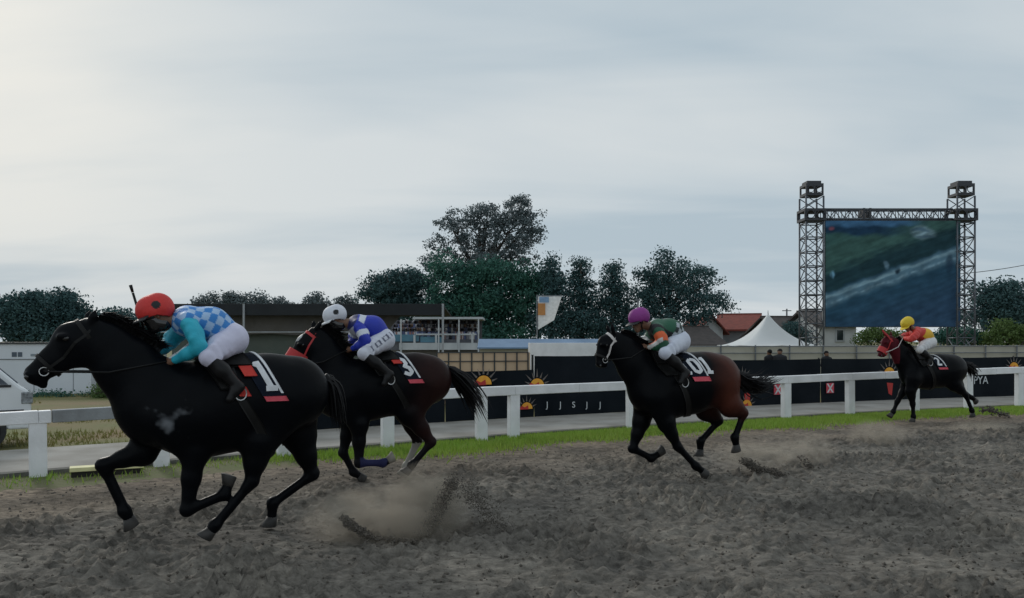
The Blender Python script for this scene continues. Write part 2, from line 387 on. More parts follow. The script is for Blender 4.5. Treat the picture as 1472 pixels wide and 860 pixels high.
for i in range(len(fx) - 1):
    a, d, L = panel_frame(fx[i], fx[i + 1]); n = Vector((-d.y, d.x, 0)); h = fence_top(fpx[i])
    nx, nz = 24, 8; v, f = [], []
    for side in (0, 1):
        for k in range(nz + 1):
            for j in range(nx + 1):
                u = j / nx; w = k / nz
                bulge = 0.02 * math.sin(u * math.pi * 3 + i) * math.sin(w * math.pi) + 0.012 * math.sin(u * 17 + w * 5 + i * 2)
                sag = -0.012 * math.sin(u * math.pi) * w
                q = rel(fence, a + d * (0.01 + u * (L - 0.02)) + n * (bulge + 0.012 * side)); v.append((q.x, q.y, 0.06 + (h - 0.06) * w + sag))
    m_ = (nx + 1) * (nz + 1)
    for k in range(nz):
        for j in range(nx):
            q = k * (nx + 1) + j; f.append((q, q + 1, q + nx + 2, q + nx + 1)); f.append((q + m_, q + nx + 1 + m_, q + nx + 2 + m_, q + 1 + m_))
    MB().add(v, f).build('banner_panel', M['blackcloth'], fence, smooth=True)
for i, x in enumerate(fx):
    p = rail_pt(x, 2.93); MB().tube([rel(fence, p) + Vector((0, 0, 0)), rel(fence, p) + Vector((0, 0, fence_top(fpx[i]) + 0.03))], 0.025, 8).build('fence_post', M['postdark'], fence)

def on_fence(px, py, off=0.035):
    """point on the front of the banner seen at this pixel"""
    x = rail_at_px(px, 2.85); q = rail_pt(x, 2.85 - off); d = Vector((1, float(rail_slope(x)), 0)).normalized()
    return Vector((q.x, q.y, HC + (HY - py) / F * q.y)), d
def flat_poly(mb, c, d, poly, off=0.0):
    n = Vector((-d.y, d.x, 0)); v = [rel(fence, c + d * x + Vector((0, 0, z)) - n * off) for x, z in poly]
    k = len(v); v2 = [p + n * 0.004 for p in v]
    mb.add(v + v2, [tuple(range(k)), tuple(range(2 * k - 1, k - 1, -1))] + [(i, i + k, (i + 1) % k + k, (i + 1) % k) for i in range(k)])
def sun_emblem(px, py, s):
    c, d = on_fence(px, py)
    m1, m2, m3 = MB(), MB(), MB()
    for k in range(7):
        a = R(20 + k * 23.3); r0, r1, w = s * 1.15, s * (1.9 + 0.3 * (k % 2)), 0.10
        flat_poly(m3, c, d, [(math.cos(a - w) * r0, math.sin(a - w) * r0), (math.cos(a) * r1, math.sin(a) * r1), (math.cos(a + w) * r0, math.sin(a + w) * r0)])
    flat_poly(m1, c, d, [(math.cos(R(t)) * s, math.sin(R(t)) * s) for t in range(0, 181, 15)], 0.006)
    flat_poly(m2, c, d, [(-s * 1.5, -s * 0.05), (-s * 0.9, s * 0.5), (-s * .35, s * 0.25), (s * .2, s * 0.55), (s * .3, -s * 0.05)], 0.012)
    m1.build('sun_emblem', M['sun_y'], fence); m2.build('flame_emblem', M['sun_r'], fence); m3.build('ray_emblem', M['ray'], fence)
for px, py, s in ((694, 553, 0.20), (771, 556, 0.19), (756, 588, 0.15), (1072, 584, 0.17), (1277, 539, 0.22), (1456, 530, 0.20), (1066, 545, 0.16)): sun_emblem(px, py, s)
c, d = on_fence(1278, 556); mb = MB(); flat_poly(mb, c, d, [(-.12, .12), (-.05, -.2), (.07, -.26), (.12, .1)]); mb.build('flame_emblem', M['sun_r'], fence)
c, d = on_fence(1073, 566); mb = MB(); flat_poly(mb, c, d, [(-.09, .02), (-.09, -.28), (.09, -.28), (.09, .02)]); mb.build('flame_emblem', M['sun_r'], fence)
for px, py in ((1117, 560), (1192, 558)):
    c, d = on_fence(px, py); s = 0.14; m1, m2 = MB(), MB()
    flat_poly(m1, c, d, [(-s, -s), (s, -s), (s, s), (-s, s)])
    for q in (1, -1): flat_poly(m2, c, d, [(-s * .9 * q, -s * .9), (-s * .5 * q, -s * .9), (s * .9 * q, s * .9), (s * .5 * q, s * .9)], 0.006 + 0.003 * q)
    m1.build('cross_emblem', M['xred'], fence); m2.build('cross_print', M['print'], fence)
def text_mesh(body, size):
    cu = bpy.data.curves.new('lettering', 'FONT'); cu.body = body; cu.size = size; cu.extrude = 0.002; cu.align_x = 'CENTER'
    o = bpy.data.objects.new('lettering', cu); C.objects.link(o); bpy.context.view_layer.update()
    me = bpy.data.meshes.new_from_object(o.evaluated_get(bpy.context.evaluated_depsgraph_get()))
    bpy.data.objects.remove(o); return me
for px, py, s, body in ((1343, 556, 0.30, 'OPYA'), (1403, 552, 0.34, 'OPYA')) + tuple((785 + 19 * k, 586, .20, ch) for k, ch in enumerate('JJSJJ')):
    c, d = on_fence(px, py, 0.05); me = text_mesh(body, s); o = link('lettering', me, M['print'], fence)
    o.location = rel(fence, c); o.rotation_euler = (R(90), 0, math.atan2(d.y, d.x))

# ------------------------------------------------------------------ backdrop: cream wall with railing, mesh-covered barrier, white wall
M['cream'] = mat('cream_render', (0.50, 0.48, 0.41), (0.42, 0.40, 0.33), 0.85, 1.2, 0.2, 12, detail=8)
M['peach'] = mat('peach_panel', (0.60, 0.45, 0.31), (0.50, 0.36, 0.25), 0.85, 1.4, 0.2, 10)
M['steel'] = mat('galvanised_steel', (0.22, 0.24, 0.26), (0.15, 0.16, 0.18), 0.5, 8, metal=0.3)
M['darkgrey'] = mat('dark_grey_paint', (0.05, 0.055, 0.06), None, 0.6)
def wall_line(name, label, px0, px1, d0, d1, ytop, thick, m, cat='wall', rail_step=None, ybot=None, zb=-1.0, cap=None):
    a, b = P(px0, HY, d0), P(px1, HY, d1); a.z = b.z = 0
    o = thing(name, label, cat, a); L = (b - a).length; ang = math.atan2(b.y - a.y, b.x - a.x); o.rotation_euler = (0, 0, ang)
    zt = HC + (HY - ytop) / F * (d0 + d1) / 2
    MB().box((0, 0, zb), (L, thick, zt)).build('wall', m, o, bevel=0.01)
    if cap: MB().box((-.03, -.04, zt + .002), (L + .03, thick + .04, zt + 0.07)).build('coping', cap, o, bevel=0.01)
    if rail_step:
        n = int(L / rail_step)
        for i in range(n + 1):
            x = i * L / n; MB().tube([(x, -0.06, zb), (x, -0.06, zt + 0.03)], 0.03, 6).build('railing_post', M['steel'], o)
        for z in (zt - 0.28, zt - 0.02): MB().tube([(0, -0.1, z), (L, -0.1, z)], 0.02, 6).build('railing_bar', M['steel'], o)
    return o
wall_line('perimeter_wall', 'long cream perimeter wall with a thin steel railing beyond the banner fence', 985, 1800, 29.5, 33, 497, 0.2, M['cream'], rail_step=1.35)
wall_line('white_barrier', 'short white barrier wall left of the brown horse', 762, 905, 24.5, 26, 493, 0.15, M['white'])
o = wall_line('panel_barrier', 'peach panelled barrier with a grid frame above the black banner', 628, 762, 22.5, 23.2, 507, 0.06, M['peach'])
L_ = 134 / F * 22.8
for i in range(9): MB().box((i * L_ / 8 - .018, -0.03, 0.2), (i * L_ / 8 + .018, -0.004, 1.46)).build('frame_upright', M['darkgrey'], o)
for z in (1.18, 1.44): MB().box((0, -0.04, z), (L_, -0.032, z + .03)).build('frame_bar', M['darkgrey'], o)
# blue sheeting roof low behind the barrier
M['blue'] = mat('blue_sheeting', (0.16, 0.26, 0.40), (0.12, 0.20, 0.32), 0.6, 1.5)
o = thing('blue_roof_shed', 'low shed under pale blue sheeting behind the peach barrier', 'shed', P(690, HY, 33) * Vector((1, 1, 0)) if False else Vector((P(690, HY, 33).x, 33, -0.6)))
w_ = 175 / F * 33
MB().box((0, 0, 0), (w_, 2, 2.05)).build('wall', M['cream'], o)
MB().add([(-.1, -.3, 2.06), (w_ + .1, -.3, 2.06), (w_ + .1, 1.2, 2.42), (-.1, 1.2, 2.42), (-.1, -.3, 2.12), (w_ + .1, -.3, 2.12), (w_ + .1, 1.2, 2.48), (-.1, 1.2, 2.48)], [(0, 1, 2, 3), (7, 6, 5, 4), (0, 4, 5, 1), (1, 5, 6, 2), (2, 6, 7, 3), (3, 7, 4, 0)]).build('roof', M['blue'], o)

# ------------------------------------------------------------------ shelter, grandstand
M['blackroof'] = mat('black_roof_cloth', (0.010, 0.013, 0.017), (0.016, 0.02, 0.024), 0.8, 2)
M['tarp'] = mat('grey_brown_tarpaulin', (0.115, 0.108, 0.098), (0.085, 0.082, 0.078), 0.85, 0.8, 0.5, 2)
M['mesh'] = mat('green_grey_netting', (0.105, 0.125, 0.11), (0.08, 0.10, 0.09), 0.9, 2)
M['pole'] = mat('pale_steel', (0.36, 0.38, 0.40), (0.28, 0.30, 0.32), 0.5)
D = 24.0
o = thing('canopy_shelter', 'long open shelter with a black roof edge and grey tarpaulin behind jockeys', 'shelter', Vector((P(232, HY, D).x, D, -0.03)))
Ls = (637 - 232) / F * D
zt = HC + (HY - 437) / F * D + 0.03
MB().box((-.1, -0.06, zt - 0.36), (Ls + .05, 0.0, zt)).build('fascia', M['blackroof'], o, bevel=0.01)
MB().add([(-.1, .002, zt - .02), (Ls, .002, zt - .02), (Ls, 3.2, zt - .25), (-.1, 3.2, zt - .25), (-.1, .002, zt - .06), (Ls, .002, zt - .06), (Ls, 3.2, zt - .29), (-.1, 3.2, zt - .29)], [(0, 1, 2, 3), (7, 6, 5, 4), (0, 4, 5, 1), (1, 5, 6, 2), (2, 6, 7, 3), (3, 7, 4, 0)]).build('roof', M['blackroof'], o)
nx = 60; v, f = [], []
Lt = (548 - 232) / F * D
for k in range(2):
    for j in range(nx + 1):
        u = j / nx; x = u * (Lt + .6 * k); v.append((x, 0.45 + 0.05 * math.sin(u * 40) * (1 - k) + 0.02 * math.sin(u * 91), zt - 0.95 + 0.66 * k + 0.03 * math.sin(u * 17) * (1 - k)))
for j in range(nx): f.append((j, j + 1, nx + 2 + j, nx + 1 + j))
MB().add(v, f).build('tarpaulin', M['tarp'], o, smooth=True)
MB().box((0.02, 0.7, 0.0), (Lt - .2, 0.73, zt - 0.9)).build('netting', M['mesh'], o)
for px in (240, 352, 473, 637):
    x = (px - 232) / F * D; MB().tube([(x, -0.1, 0), (x, -0.1, zt - 0.0)], 0.035, 8).build('post', M['pole'], o)
MB().tube([(0, -0.05, zt - .88), (Lt, -0.05, zt - .88)], 0.02, 6).build('rail_bar', M['pole'], o)

D = 45.0; pm = F / D
def gx(px): return (px - 550) / pm
def gz(py): return HC + (HY - py) / pm + 1.03
o = thing('grandstand', 'distant small grandstand with white rails and seated crowd at tree foot', 'grandstand', Vector((P(550, HY, D).x, D, -1.03)))
M['gwhite'] = mat('grandstand_white', (0.52, 0.55, 0.58), (0.42, 0.45, 0.48), 0.7, 2)
M['teal'] = mat('teal_sheet', (0.10, 0.24, 0.32), (0.07, 0.16, 0.26), 0.7, 1.5)
M['shade'] = mat('blue_grey_board', (0.15, 0.155, 0.175), (0.10, 0.105, 0.125), 0.9, 2.5)
MB().box((gx(594), -0.2, gz(459)), (gx(694), 3.6, gz(456))).build('roof', M['gwhite'], o)
MB().box((0, 3.0, 0), (gx(690), 3.1, gz(459) - .01)).build('back_wall', M['shade'], o)
for i, (y0, z) in enumerate(((0.3, 488), (1.1, 482), (1.9, 476))): MB().box((0, y0, 0), (gx(686), y0 + .78, gz(z))).build('tier', M['shade'], o)
MB().box((gx(574), -0.1, gz(503)), (gx(688), 0.0, gz(493))).build('balcony_front', M['gwhite'], o)
MB().box((gx(560), 0.05, gz(491)), (gx(602), 0.1, gz(481))).build('teal_sheet', M['teal'], o)
MB().box((gx(604), 0.06, gz(492.5)), (gx(636), 0.1, gz(484))).build('teal_sheet', M['teal'], o)
MB().tube([(gx(598), -0.05, gz(481)), (gx(685), -0.05, gz(481))], 0.05, 6).build('handrail', M['gwhite'], o)
for px in (596, 627, 658, 679): MB().box((gx(px) - .06, -0.08, gz(493) + .003), (gx(px) + .06, -0.02, gz(482))).build('rail_post', M['gwhite'], o)
for px in (577, 631, 660, 688): MB().tube([(gx(px), -0.16, 0), (gx(px), -0.16, gz(459) - .003)], 0.045, 6).build('column', M['gwhite'], o)
MB().box((gx(560), 0.2, 0), (gx(688), 0.25, gz(503) - .01)).build('lower_wall', M['tarp'], o)
cv = MB()
cols = []
for i in range(150):
    row = random.choice((0, 1, 2)); x = random.uniform(gx(562), gx(684)); y0 = (0.6, 1.4, 2.2)[row]; z = gz((488, 482, 476)[row])
    k0 = len(cv.v); cv.tube([(x, y0, z), (x, y0, z + .25), (x, y0, z + .45)], [0.17, 0.2, 0.09], 6); cv.ball((x, y0 - .03, z + .58), 0.11, 6, 5)
    c = random.choice(((.08, .10, .18), (.05, .05, .08), (.55, .57, .60), (.14, .18, .34), (.30, .16, .14), (.28, .28, .32), (.6, .6, .6), (.08, .10, .16)))
    cols += [c] * 18 + [random.choice(((.16, .10, .07), (.03, .03, .04), (.4, .4, .42), (.05, .05, .07)))] * (len(cv.v) - k0 - 18)
crowd_m = mat('crowd_clothes', (1, 1, 1), (.7, .7, .7), 0.9, attr='col')
me = bpy.data.meshes.new('crowd'); me.from_pydata(cv.v, [], cv.f); ca = me.color_attributes.new('col', 'FLOAT_COLOR', 'POINT')
ca.data.foreach_set('color', np.concatenate([np.array(cols), np.ones((len(cols), 1))], 1).astype(np.float32).ravel())
co = link('spectators', me, crowd_m); co.location = o.location; tag(co, 'mass of seated spectators filling the tiers of the distant grandstand', 'crowd', kind='stuff')

# ------------------------------------------------------------------ white cabin and van on the left
M['cabin'] = mat('cabin_white', (0.70, 0.74, 0.80), (0.64, 0.68, 0.74), 0.6, 0.7)
a = G(131, 565)
o = thing('site_cabin', 'long white flat-roofed cabin behind the black horse\'s head', 'cabin', a, R(4))
zt = HC - 0.03
MB().box((-9, 0, -0.1), (0, 2.4, zt - 0.08)).build('wall', M['cabin'], o, bevel=0.01)
MB().box((-9.06, -.06, zt - .078), (.06, 2.46, zt - .02)).build('roof_edge', M['darkgrey'], o)
MB().box((-9, -.02, zt - .62), (-0.02, -.004, zt - .59)).build('trim_strip', M['steel'], o)
for k in range(7): MB().box((-8.4 + k * 1.3, -.012, 0.05), (-8.385 + k * 1.3, -.003, zt - .64)).build('panel_joint', M['steel'], o)
mb = MB()
for k, (x, w) in enumerate(((-2.62, .16), (-2.42, .14))): mb.box((x, -.014, zt - .52), (x + w, -.002, zt - .36))
mb.build('dark_print', mat('print_blue_grey', (.10, .13, .17), None, .7), o)
MB().box((-2.0, -.014, zt - .50), (-1.45, -.003, zt - .42)).build('grey_print', mat('print_slate', (.28, .33, .38), None, .7), o)
a = G(175, 566)
o = thing('dark_hut', 'dark low hut window block beside the white cabin', 'hut', a + Vector((0.0, 1.4, 0)), R(4))
MB().box((-1.2, 0, -.1), (3.0, 1.8, 1.15)).build('wall', M['tarp'], o)
MB().box((-1.0, -.02, .55), (0.6, -.003, 1.0)).build('window', M['darkgrey'], o)
MB().box((-1.2, -.05, .30), (3.0, -.003, .42)).build('sill', M['cabin'], o)

M['vanwhite'] = mat('van_white_paint', (0.72, 0.75, 0.78), (0.68, 0.71, 0.74), 0.3, 1.5, coat=0.6)
M['vanglass'] = mat('van_glass', (0.05, 0.065, 0.085), (0.10, 0.12, 0.15), 0.08, 2.0, spec=0.8)
M['rubber'] = mat('tyre_rubber', (0.015, 0.015, 0.016), None, 0.9, 20)
M['blackplastic'] = mat('black_plastic', (0.02, 0.022, 0.025), None, 0.5)
M['lamp'] = mat('headlamp_glass', (0.35, 0.38, 0.40), (0.12, 0.13, 0.14), 0.1, 22, spec=0.8)
vp = G(46, 641)
o = thing('van', 'white minivan parked at the far left beyond the rail', 'van', vp, R(36))
Wd = 1.5; L = 3.6
prof = [(-L, .32), (-L, 1.75), (-L + .12, 1.86), (-1.15, 1.88), (-0.98, 1.84), (-.16, 1.02), (-.06, .97), (-.01, .86), (0, .40), (-.03, .30)]
body = MB().prism(prof, 0, Wd).build('body', M['vanwhite'], o, bevel=0.05, smooth=False)
sidew = [(-1.62, 1.06), (-1.62, 1.72), (-1.0, 1.72), (-.34, 1.06)]
MB().prism(sidew, -.012, -.002).build('side_window', M['vanglass'], o)
MB().prism([(-3.3, 1.08), (-3.3, 1.68), (-1.75, 1.68), (-1.75, 1.08)], -.012, -.002).build('side_window', M['vanglass'], o)
MB().add([(-.95, .12, 1.805), (-.95, Wd - .12, 1.805), (-.21, Wd - .1, 1.07), (-.21, .1, 1.07), (-.935, .12, 1.82), (-.935, Wd - .12, 1.82), (-.195, Wd - .1, 1.085), (-.195, .1, 1.085)], [(0, 1, 2, 3), (7, 6, 5, 4), (0, 4, 5, 1), (1, 5, 6, 2), (2, 6, 7, 3), (3, 7, 4, 0)]).build('windscreen', M['vanglass'], o)
for y in (-.012, Wd - .2):
    MB().box((-.16, y, .72), (.014, y + .212, .93)).build('headlight', M['lamp'], o, bevel=0.02)
MB().box((-1.9, -.014, .585), (-.12, -.002, .63)).build('side_moulding', M['blackplastic'], o)
MB().box((-.35, -.04, .30), (.06, Wd + .04, .52)).build('bumper', M['vanwhite'], o, bevel=0.03)
MB().box((-.2, -.045, .47), (.066, Wd + .045, .50)).build('bumper_strip', M['blackplastic'], o)
MB().box((-2.6, -.016, 1.015), (-.30, -.002, 1.055)).build('window_seal', M['blackplastic'], o)
for x in (-.72, -2.85):
    for y, s in ((-.02, 1), (Wd + .02, -1)):
        t = MB(); t.tube([(x, y, .28), (x, y + s * .17, .28)], 0.28, 20); w = t.build('wheel', M['rubber'], o, bevel=0.02)
        MB().tube([(x, y - s * .008, .28), (x, y - s * .001, .28)], 0.16, 16).build('rim', M['steel'], w)
        if s == 1: MB().tube([(x, -.006, .30), (x, -.002, .30)], 0.36, 20).build('wheel_arch', M['blackplastic'], o)

# ------------------------------------------------------------------ tent, houses, mast, standing people
M['tent'] = mat('white_tent_cloth', (0.80, 0.82, 0.83), (0.74, 0.76, 0.77), 0.6, 1.0, trans=0.15)
D = 42.0; pm = F / D; zg = -1.03
o = thing('pagoda_tent', 'white pagoda tent with a pointed peak and scalloped valance', 'tent', Vector((P(1104, HY, D).x, D, zg)))
hw = 58 / pm; ze = HC + (HY - 497) / pm - zg; zp = HC + (HY - 451) / pm - zg
v, f = [], []; nr, ns = 14, 32
for k in range(nr + 1):
    t = k / nr; rr = hw * (1 - t) ** 1.0; z = ze + (zp - ze) * (t ** 1.75)
    for j in range(ns):
        a = 2 * math.pi * j / ns + math.pi / 4; q = max(abs(math.cos(a)), abs(math.sin(a))); sq = 1 + (1 / q - 1) * (1 - t) ** .6
        v.append((rr * math.cos(a) * sq / 1.0, rr * math.sin(a) * sq, z + (0.03 * math.cos(a * 8) if k == 0 else 0)))
for k in range(nr):
    for j in range(ns): f.append((k * ns + j, k * ns + (j + 1) % ns, (k + 1) * ns + (j + 1) % ns, (k + 1) * ns + j))
MB().add(v, f).build('roof', M['tent'], o, smooth=True)
for sgn, ax in ((-1, 0), (1, 0), (-1, 1), (1, 1)):
    mb = MB(); n = 16
    for j in range(n):
        x0, x1 = -hw + 2 * hw * j / n, -hw + 2 * hw * (j + 1) / n; xm = (x0 + x1) / 2
        pts = [(x0, ze), (x0, ze - .16), (x0 * .7 + x1 * .3, ze - .25), (x0 * .3 + x1 * .7, ze - .25), (x1, ze - .16), (x1, ze)]
        if ax == 0: vv = [(p, sgn * hw, z) for p, z in pts]
        else: vv = [(sgn * hw, p, z) for p, z in pts]
        mb.add(vv, [tuple(range(6))])
    mb.build('valance', M['tent'], o)
for sx in (-1, 1):
    for sy in (-1, 1): MB().tube([(sx * hw * .97, sy * hw * .97, 0), (sx * hw * .97, sy * hw * .97, ze)], 0.04, 8).build('pole', M['pole'], o)
MB().tube([(0, 0, zp - .05), (0, 0, zp + .18)], [0.04, 0.015], 6).build('finial', M['tent'], o)

M['redtile'] = mat('red_roof_tiles', (0.24, 0.055, 0.038), (0.17, 0.042, 0.032), 0.85, 3, 0.6, 9)
M['greytile'] = mat('grey_brown_roof_tiles', (0.085, 0.07, 0.065), (0.055, 0.048, 0.046), 0.9, 3, 0.6, 9)
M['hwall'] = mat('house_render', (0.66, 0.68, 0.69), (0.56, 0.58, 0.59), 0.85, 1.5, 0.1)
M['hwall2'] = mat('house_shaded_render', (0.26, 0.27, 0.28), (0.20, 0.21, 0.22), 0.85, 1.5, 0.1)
M['glass'] = mat('window_glass', (0.03, 0.04, 0.05), None, 0.1, spec=0.7)
def house(name, label, px0, px1, d, yeave, yridge, wall, roofm, rz=0.0, depth=6.0, wins=(), gable='side'):
    pm = F / d; o = thing(name, label, 'house', Vector((P((px0 + px1) / 2, HY, d).x, d, -1.03)), rz)
    w = (px1 - px0) / pm / 2; ze = HC + (HY - yeave) / pm + 1.03; zr = HC + (HY - yridge) / pm + 1.03
    if gable == 'side':       # ridge runs left-right
        MB().prism([(-w, 0), (w, 0), (w, ze), (-w, ze)], 0, depth).build('wall', wall, o)
        ov = .35
        prof = [(-ov, ze - .12), (depth / 2, zr), (depth + ov, ze - .12), (depth + ov, ze + .02), (depth / 2, zr + .14), (-ov, ze + .02)]
        v = [(x, y, z) for x in (-w - .3, w + .3) for y, z in prof]; n = 6
        MB().add(v, [tuple(range(n)), tuple(range(2 * n - 1, n - 1, -1))] + [(i, i + n, (i + 1) % n + n, (i + 1) % n) for i in range(n)]).build('roof', roofm, o)
        MB().prism([(-w + .0, ze), (w, ze), (w, ze + .01), (-w, ze + .01)], .3, depth - .3).build('ceiling', wall, o)
        for sx in (-1, 1):
            MB().add([(sx * w, .02, ze), (sx * w, depth - .02, ze), (sx * w, depth / 2, zr - .1), (sx * (w - .12), .02, ze), (sx * (w - .12), depth - .02, ze), (sx * (w - .12), depth / 2, zr - .1)], [(0, 1, 2), (5, 4, 3), (0, 3, 4, 1), (1, 4, 5, 2), (2, 5, 3, 0)]).build('gable', wall, o)
        MB().box((-w - .31, depth / 2 - .1, zr + .12), (w + .31, depth / 2 + .1, zr + .2)).build('ridge', roofm, o)
    else:                     # gable towards the camera
        MB().prism([(-w, 0), (w, 0), (w, ze), (0, zr - .12), (-w, ze)], 0, depth).build('wall', wall, o)
        s = (zr - ze) / w
        for sx in (-1, 1):
            q = [(0, zr), (sx * (w + .4), ze - s * .4), (sx * (w + .4), ze - s * .4 + .13), (0, zr + .13)]
            MB().prism(q, -.35, depth + .35).build('roof', roofm, o)
    for (wx, wz, ww, wh) in wins:
        x = (wx - (px0 + px1) / 2) / pm; z = HC + (HY - wz) / pm + 1.03
        fr = MB().box((x - ww / 2 - .1, -.06, z - wh / 2 - .1), (x + ww / 2 + .1, -.003, z + wh / 2 + .1)).build('window', M['gwhite'], o)
        MB().box((x - ww / 2, -.075, z - wh / 2), (x + ww / 2, -.062, z + wh / 2)).build('pane', M['glass'], fr)
    return o
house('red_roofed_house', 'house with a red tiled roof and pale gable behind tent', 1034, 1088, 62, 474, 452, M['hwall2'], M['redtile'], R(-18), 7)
house('gable_annex', 'pale gabled annex at the left of the red roof', 1004, 1040, 60.5, 474, 455, M['hwall'], M['redtile'], R(8), 4, gable='front')
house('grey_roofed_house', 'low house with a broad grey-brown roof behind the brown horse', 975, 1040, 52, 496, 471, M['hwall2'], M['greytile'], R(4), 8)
house('white_house', 'white house with one arched window under the big screen', 1178, 1230, 47, 468, 448, M['hwall'], M['greytile'], R(-4), 7, wins=((1207, 482, .36, .6),))
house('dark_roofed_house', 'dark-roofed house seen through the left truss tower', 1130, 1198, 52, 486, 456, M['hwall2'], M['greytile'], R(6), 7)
o = thing('antenna_mast', 'thin antenna mast standing between the tent and the screen', 'mast', Vector((P(1131, HY, 60).x, 60, -1.03)))
zt = HC + (HY - 444) / F * 60 + 1.03
MB().tube([(0, 0, 0), (0, 0, zt)], 0.06, 6).build('pole', M['steel'], o)
for z, w in ((zt - .15, .35), (zt - .6, .45)): MB().tube([(-w, 0, z), (w, 0, z)], 0.035, 6).build('crossbar', M['steel'], o)
o = thing('lamp_pole', 'thin grey pole rising behind the purple-capped jockey', 'pole', Vector((P(917, HY, 40).x, 40, -1.03)))
MB().tube([(0, 0, 0), (0, 0, 4.9)], [0.07, 0.05], 8).build('pole', M['steel'], o); MB().box((-.12, -.06, 4.9), (.12, .06, 4.98)).build('cap', M['steel'], o)
# crowd-control barrier by the tent
o = thing('crowd_barrier', 'grey steel crowd barrier standing beside the tent', 'barrier', Vector((P(1128, HY, 33.8).x, 33.8, -0.36)))
for k in range(12): MB().tube([(k * .14, 0, .15), (k * .14, 0, 1.75)], 0.012, 5).build('bar', M['steel'], o)
for z in (.15, 1.75): MB().tube([(-.05, 0, z), (1.6, 0, z)], 0.022, 6).build('frame_tube', M['steel'], o)
for x in (.15, 1.4): MB().box((x - .03, -.25, 0), (x + .03, .25, .03)).build('foot', M['steel'], o)
# banner flag
o = thing('banner_flag', 'white hanging banner with orange and blue patches before dark trees', 'banner', Vector((P(772, HY, 36).x, 36, -0.6)))
zt = HC + (HY - 424) / F * 36 + .6
MB().tube([(0, 0, 0), (0, 0, zt)], 0.03, 8).build('pole', M['steel'], o)
MB().tube([(0, 0, zt - .04), (1.16, 0, zt - .04)], 0.02, 6).build('arm', M['steel'], o)
M['flagw'] = mat('flag_white', (0.78, 0.80, 0.81), None, 0.7, trans=0.3)
v, f = [], []
for k in range(11):
    for j in range(9):
        u, w = j / 8, k / 10; v.append((0.05 + u * (1.1 - .35 * w) + .0, 0.05 * math.sin(u * 5 + w * 3), zt - .07 - w * (1.55 - .45 * u)))
for k in range(10):
    for j in range(8): q = k * 9 + j; f.append((q, q + 1, q + 10, q + 9))
MB().add(v, f).build('cloth', M['flagw'], o, smooth=True)
MB().box((.04, -.09, zt - .95), (.38, -.07, zt - .40)).build('orange_patch', mat('flag_orange', (.55, .25, .08), None, .7), o)
MB().box((.10, -.09, zt - .36), (.55, -.07, zt - .10)).build('blue_patch', mat('flag_blue', (.22, .36, .55), None, .7), o)

# ------------------------------------------------------------------ screen on truss towers
M['truss'] = mat('truss_aluminium', (0.135, 0.15, 0.17), (0.09, 0.10, 0.12), 0.5, 3, metal=0.4)
M['trussdark'] = mat('truss_dark_block', (0.045, 0.05, 0.06), None, 0.6)
D = 36.0; pm = F / D; zb = -0.72
o = thing('video_screen', 'giant video screen hung between two lattice truss towers', 'screen', Vector((P(1270, HY, D).x, D, zb)))

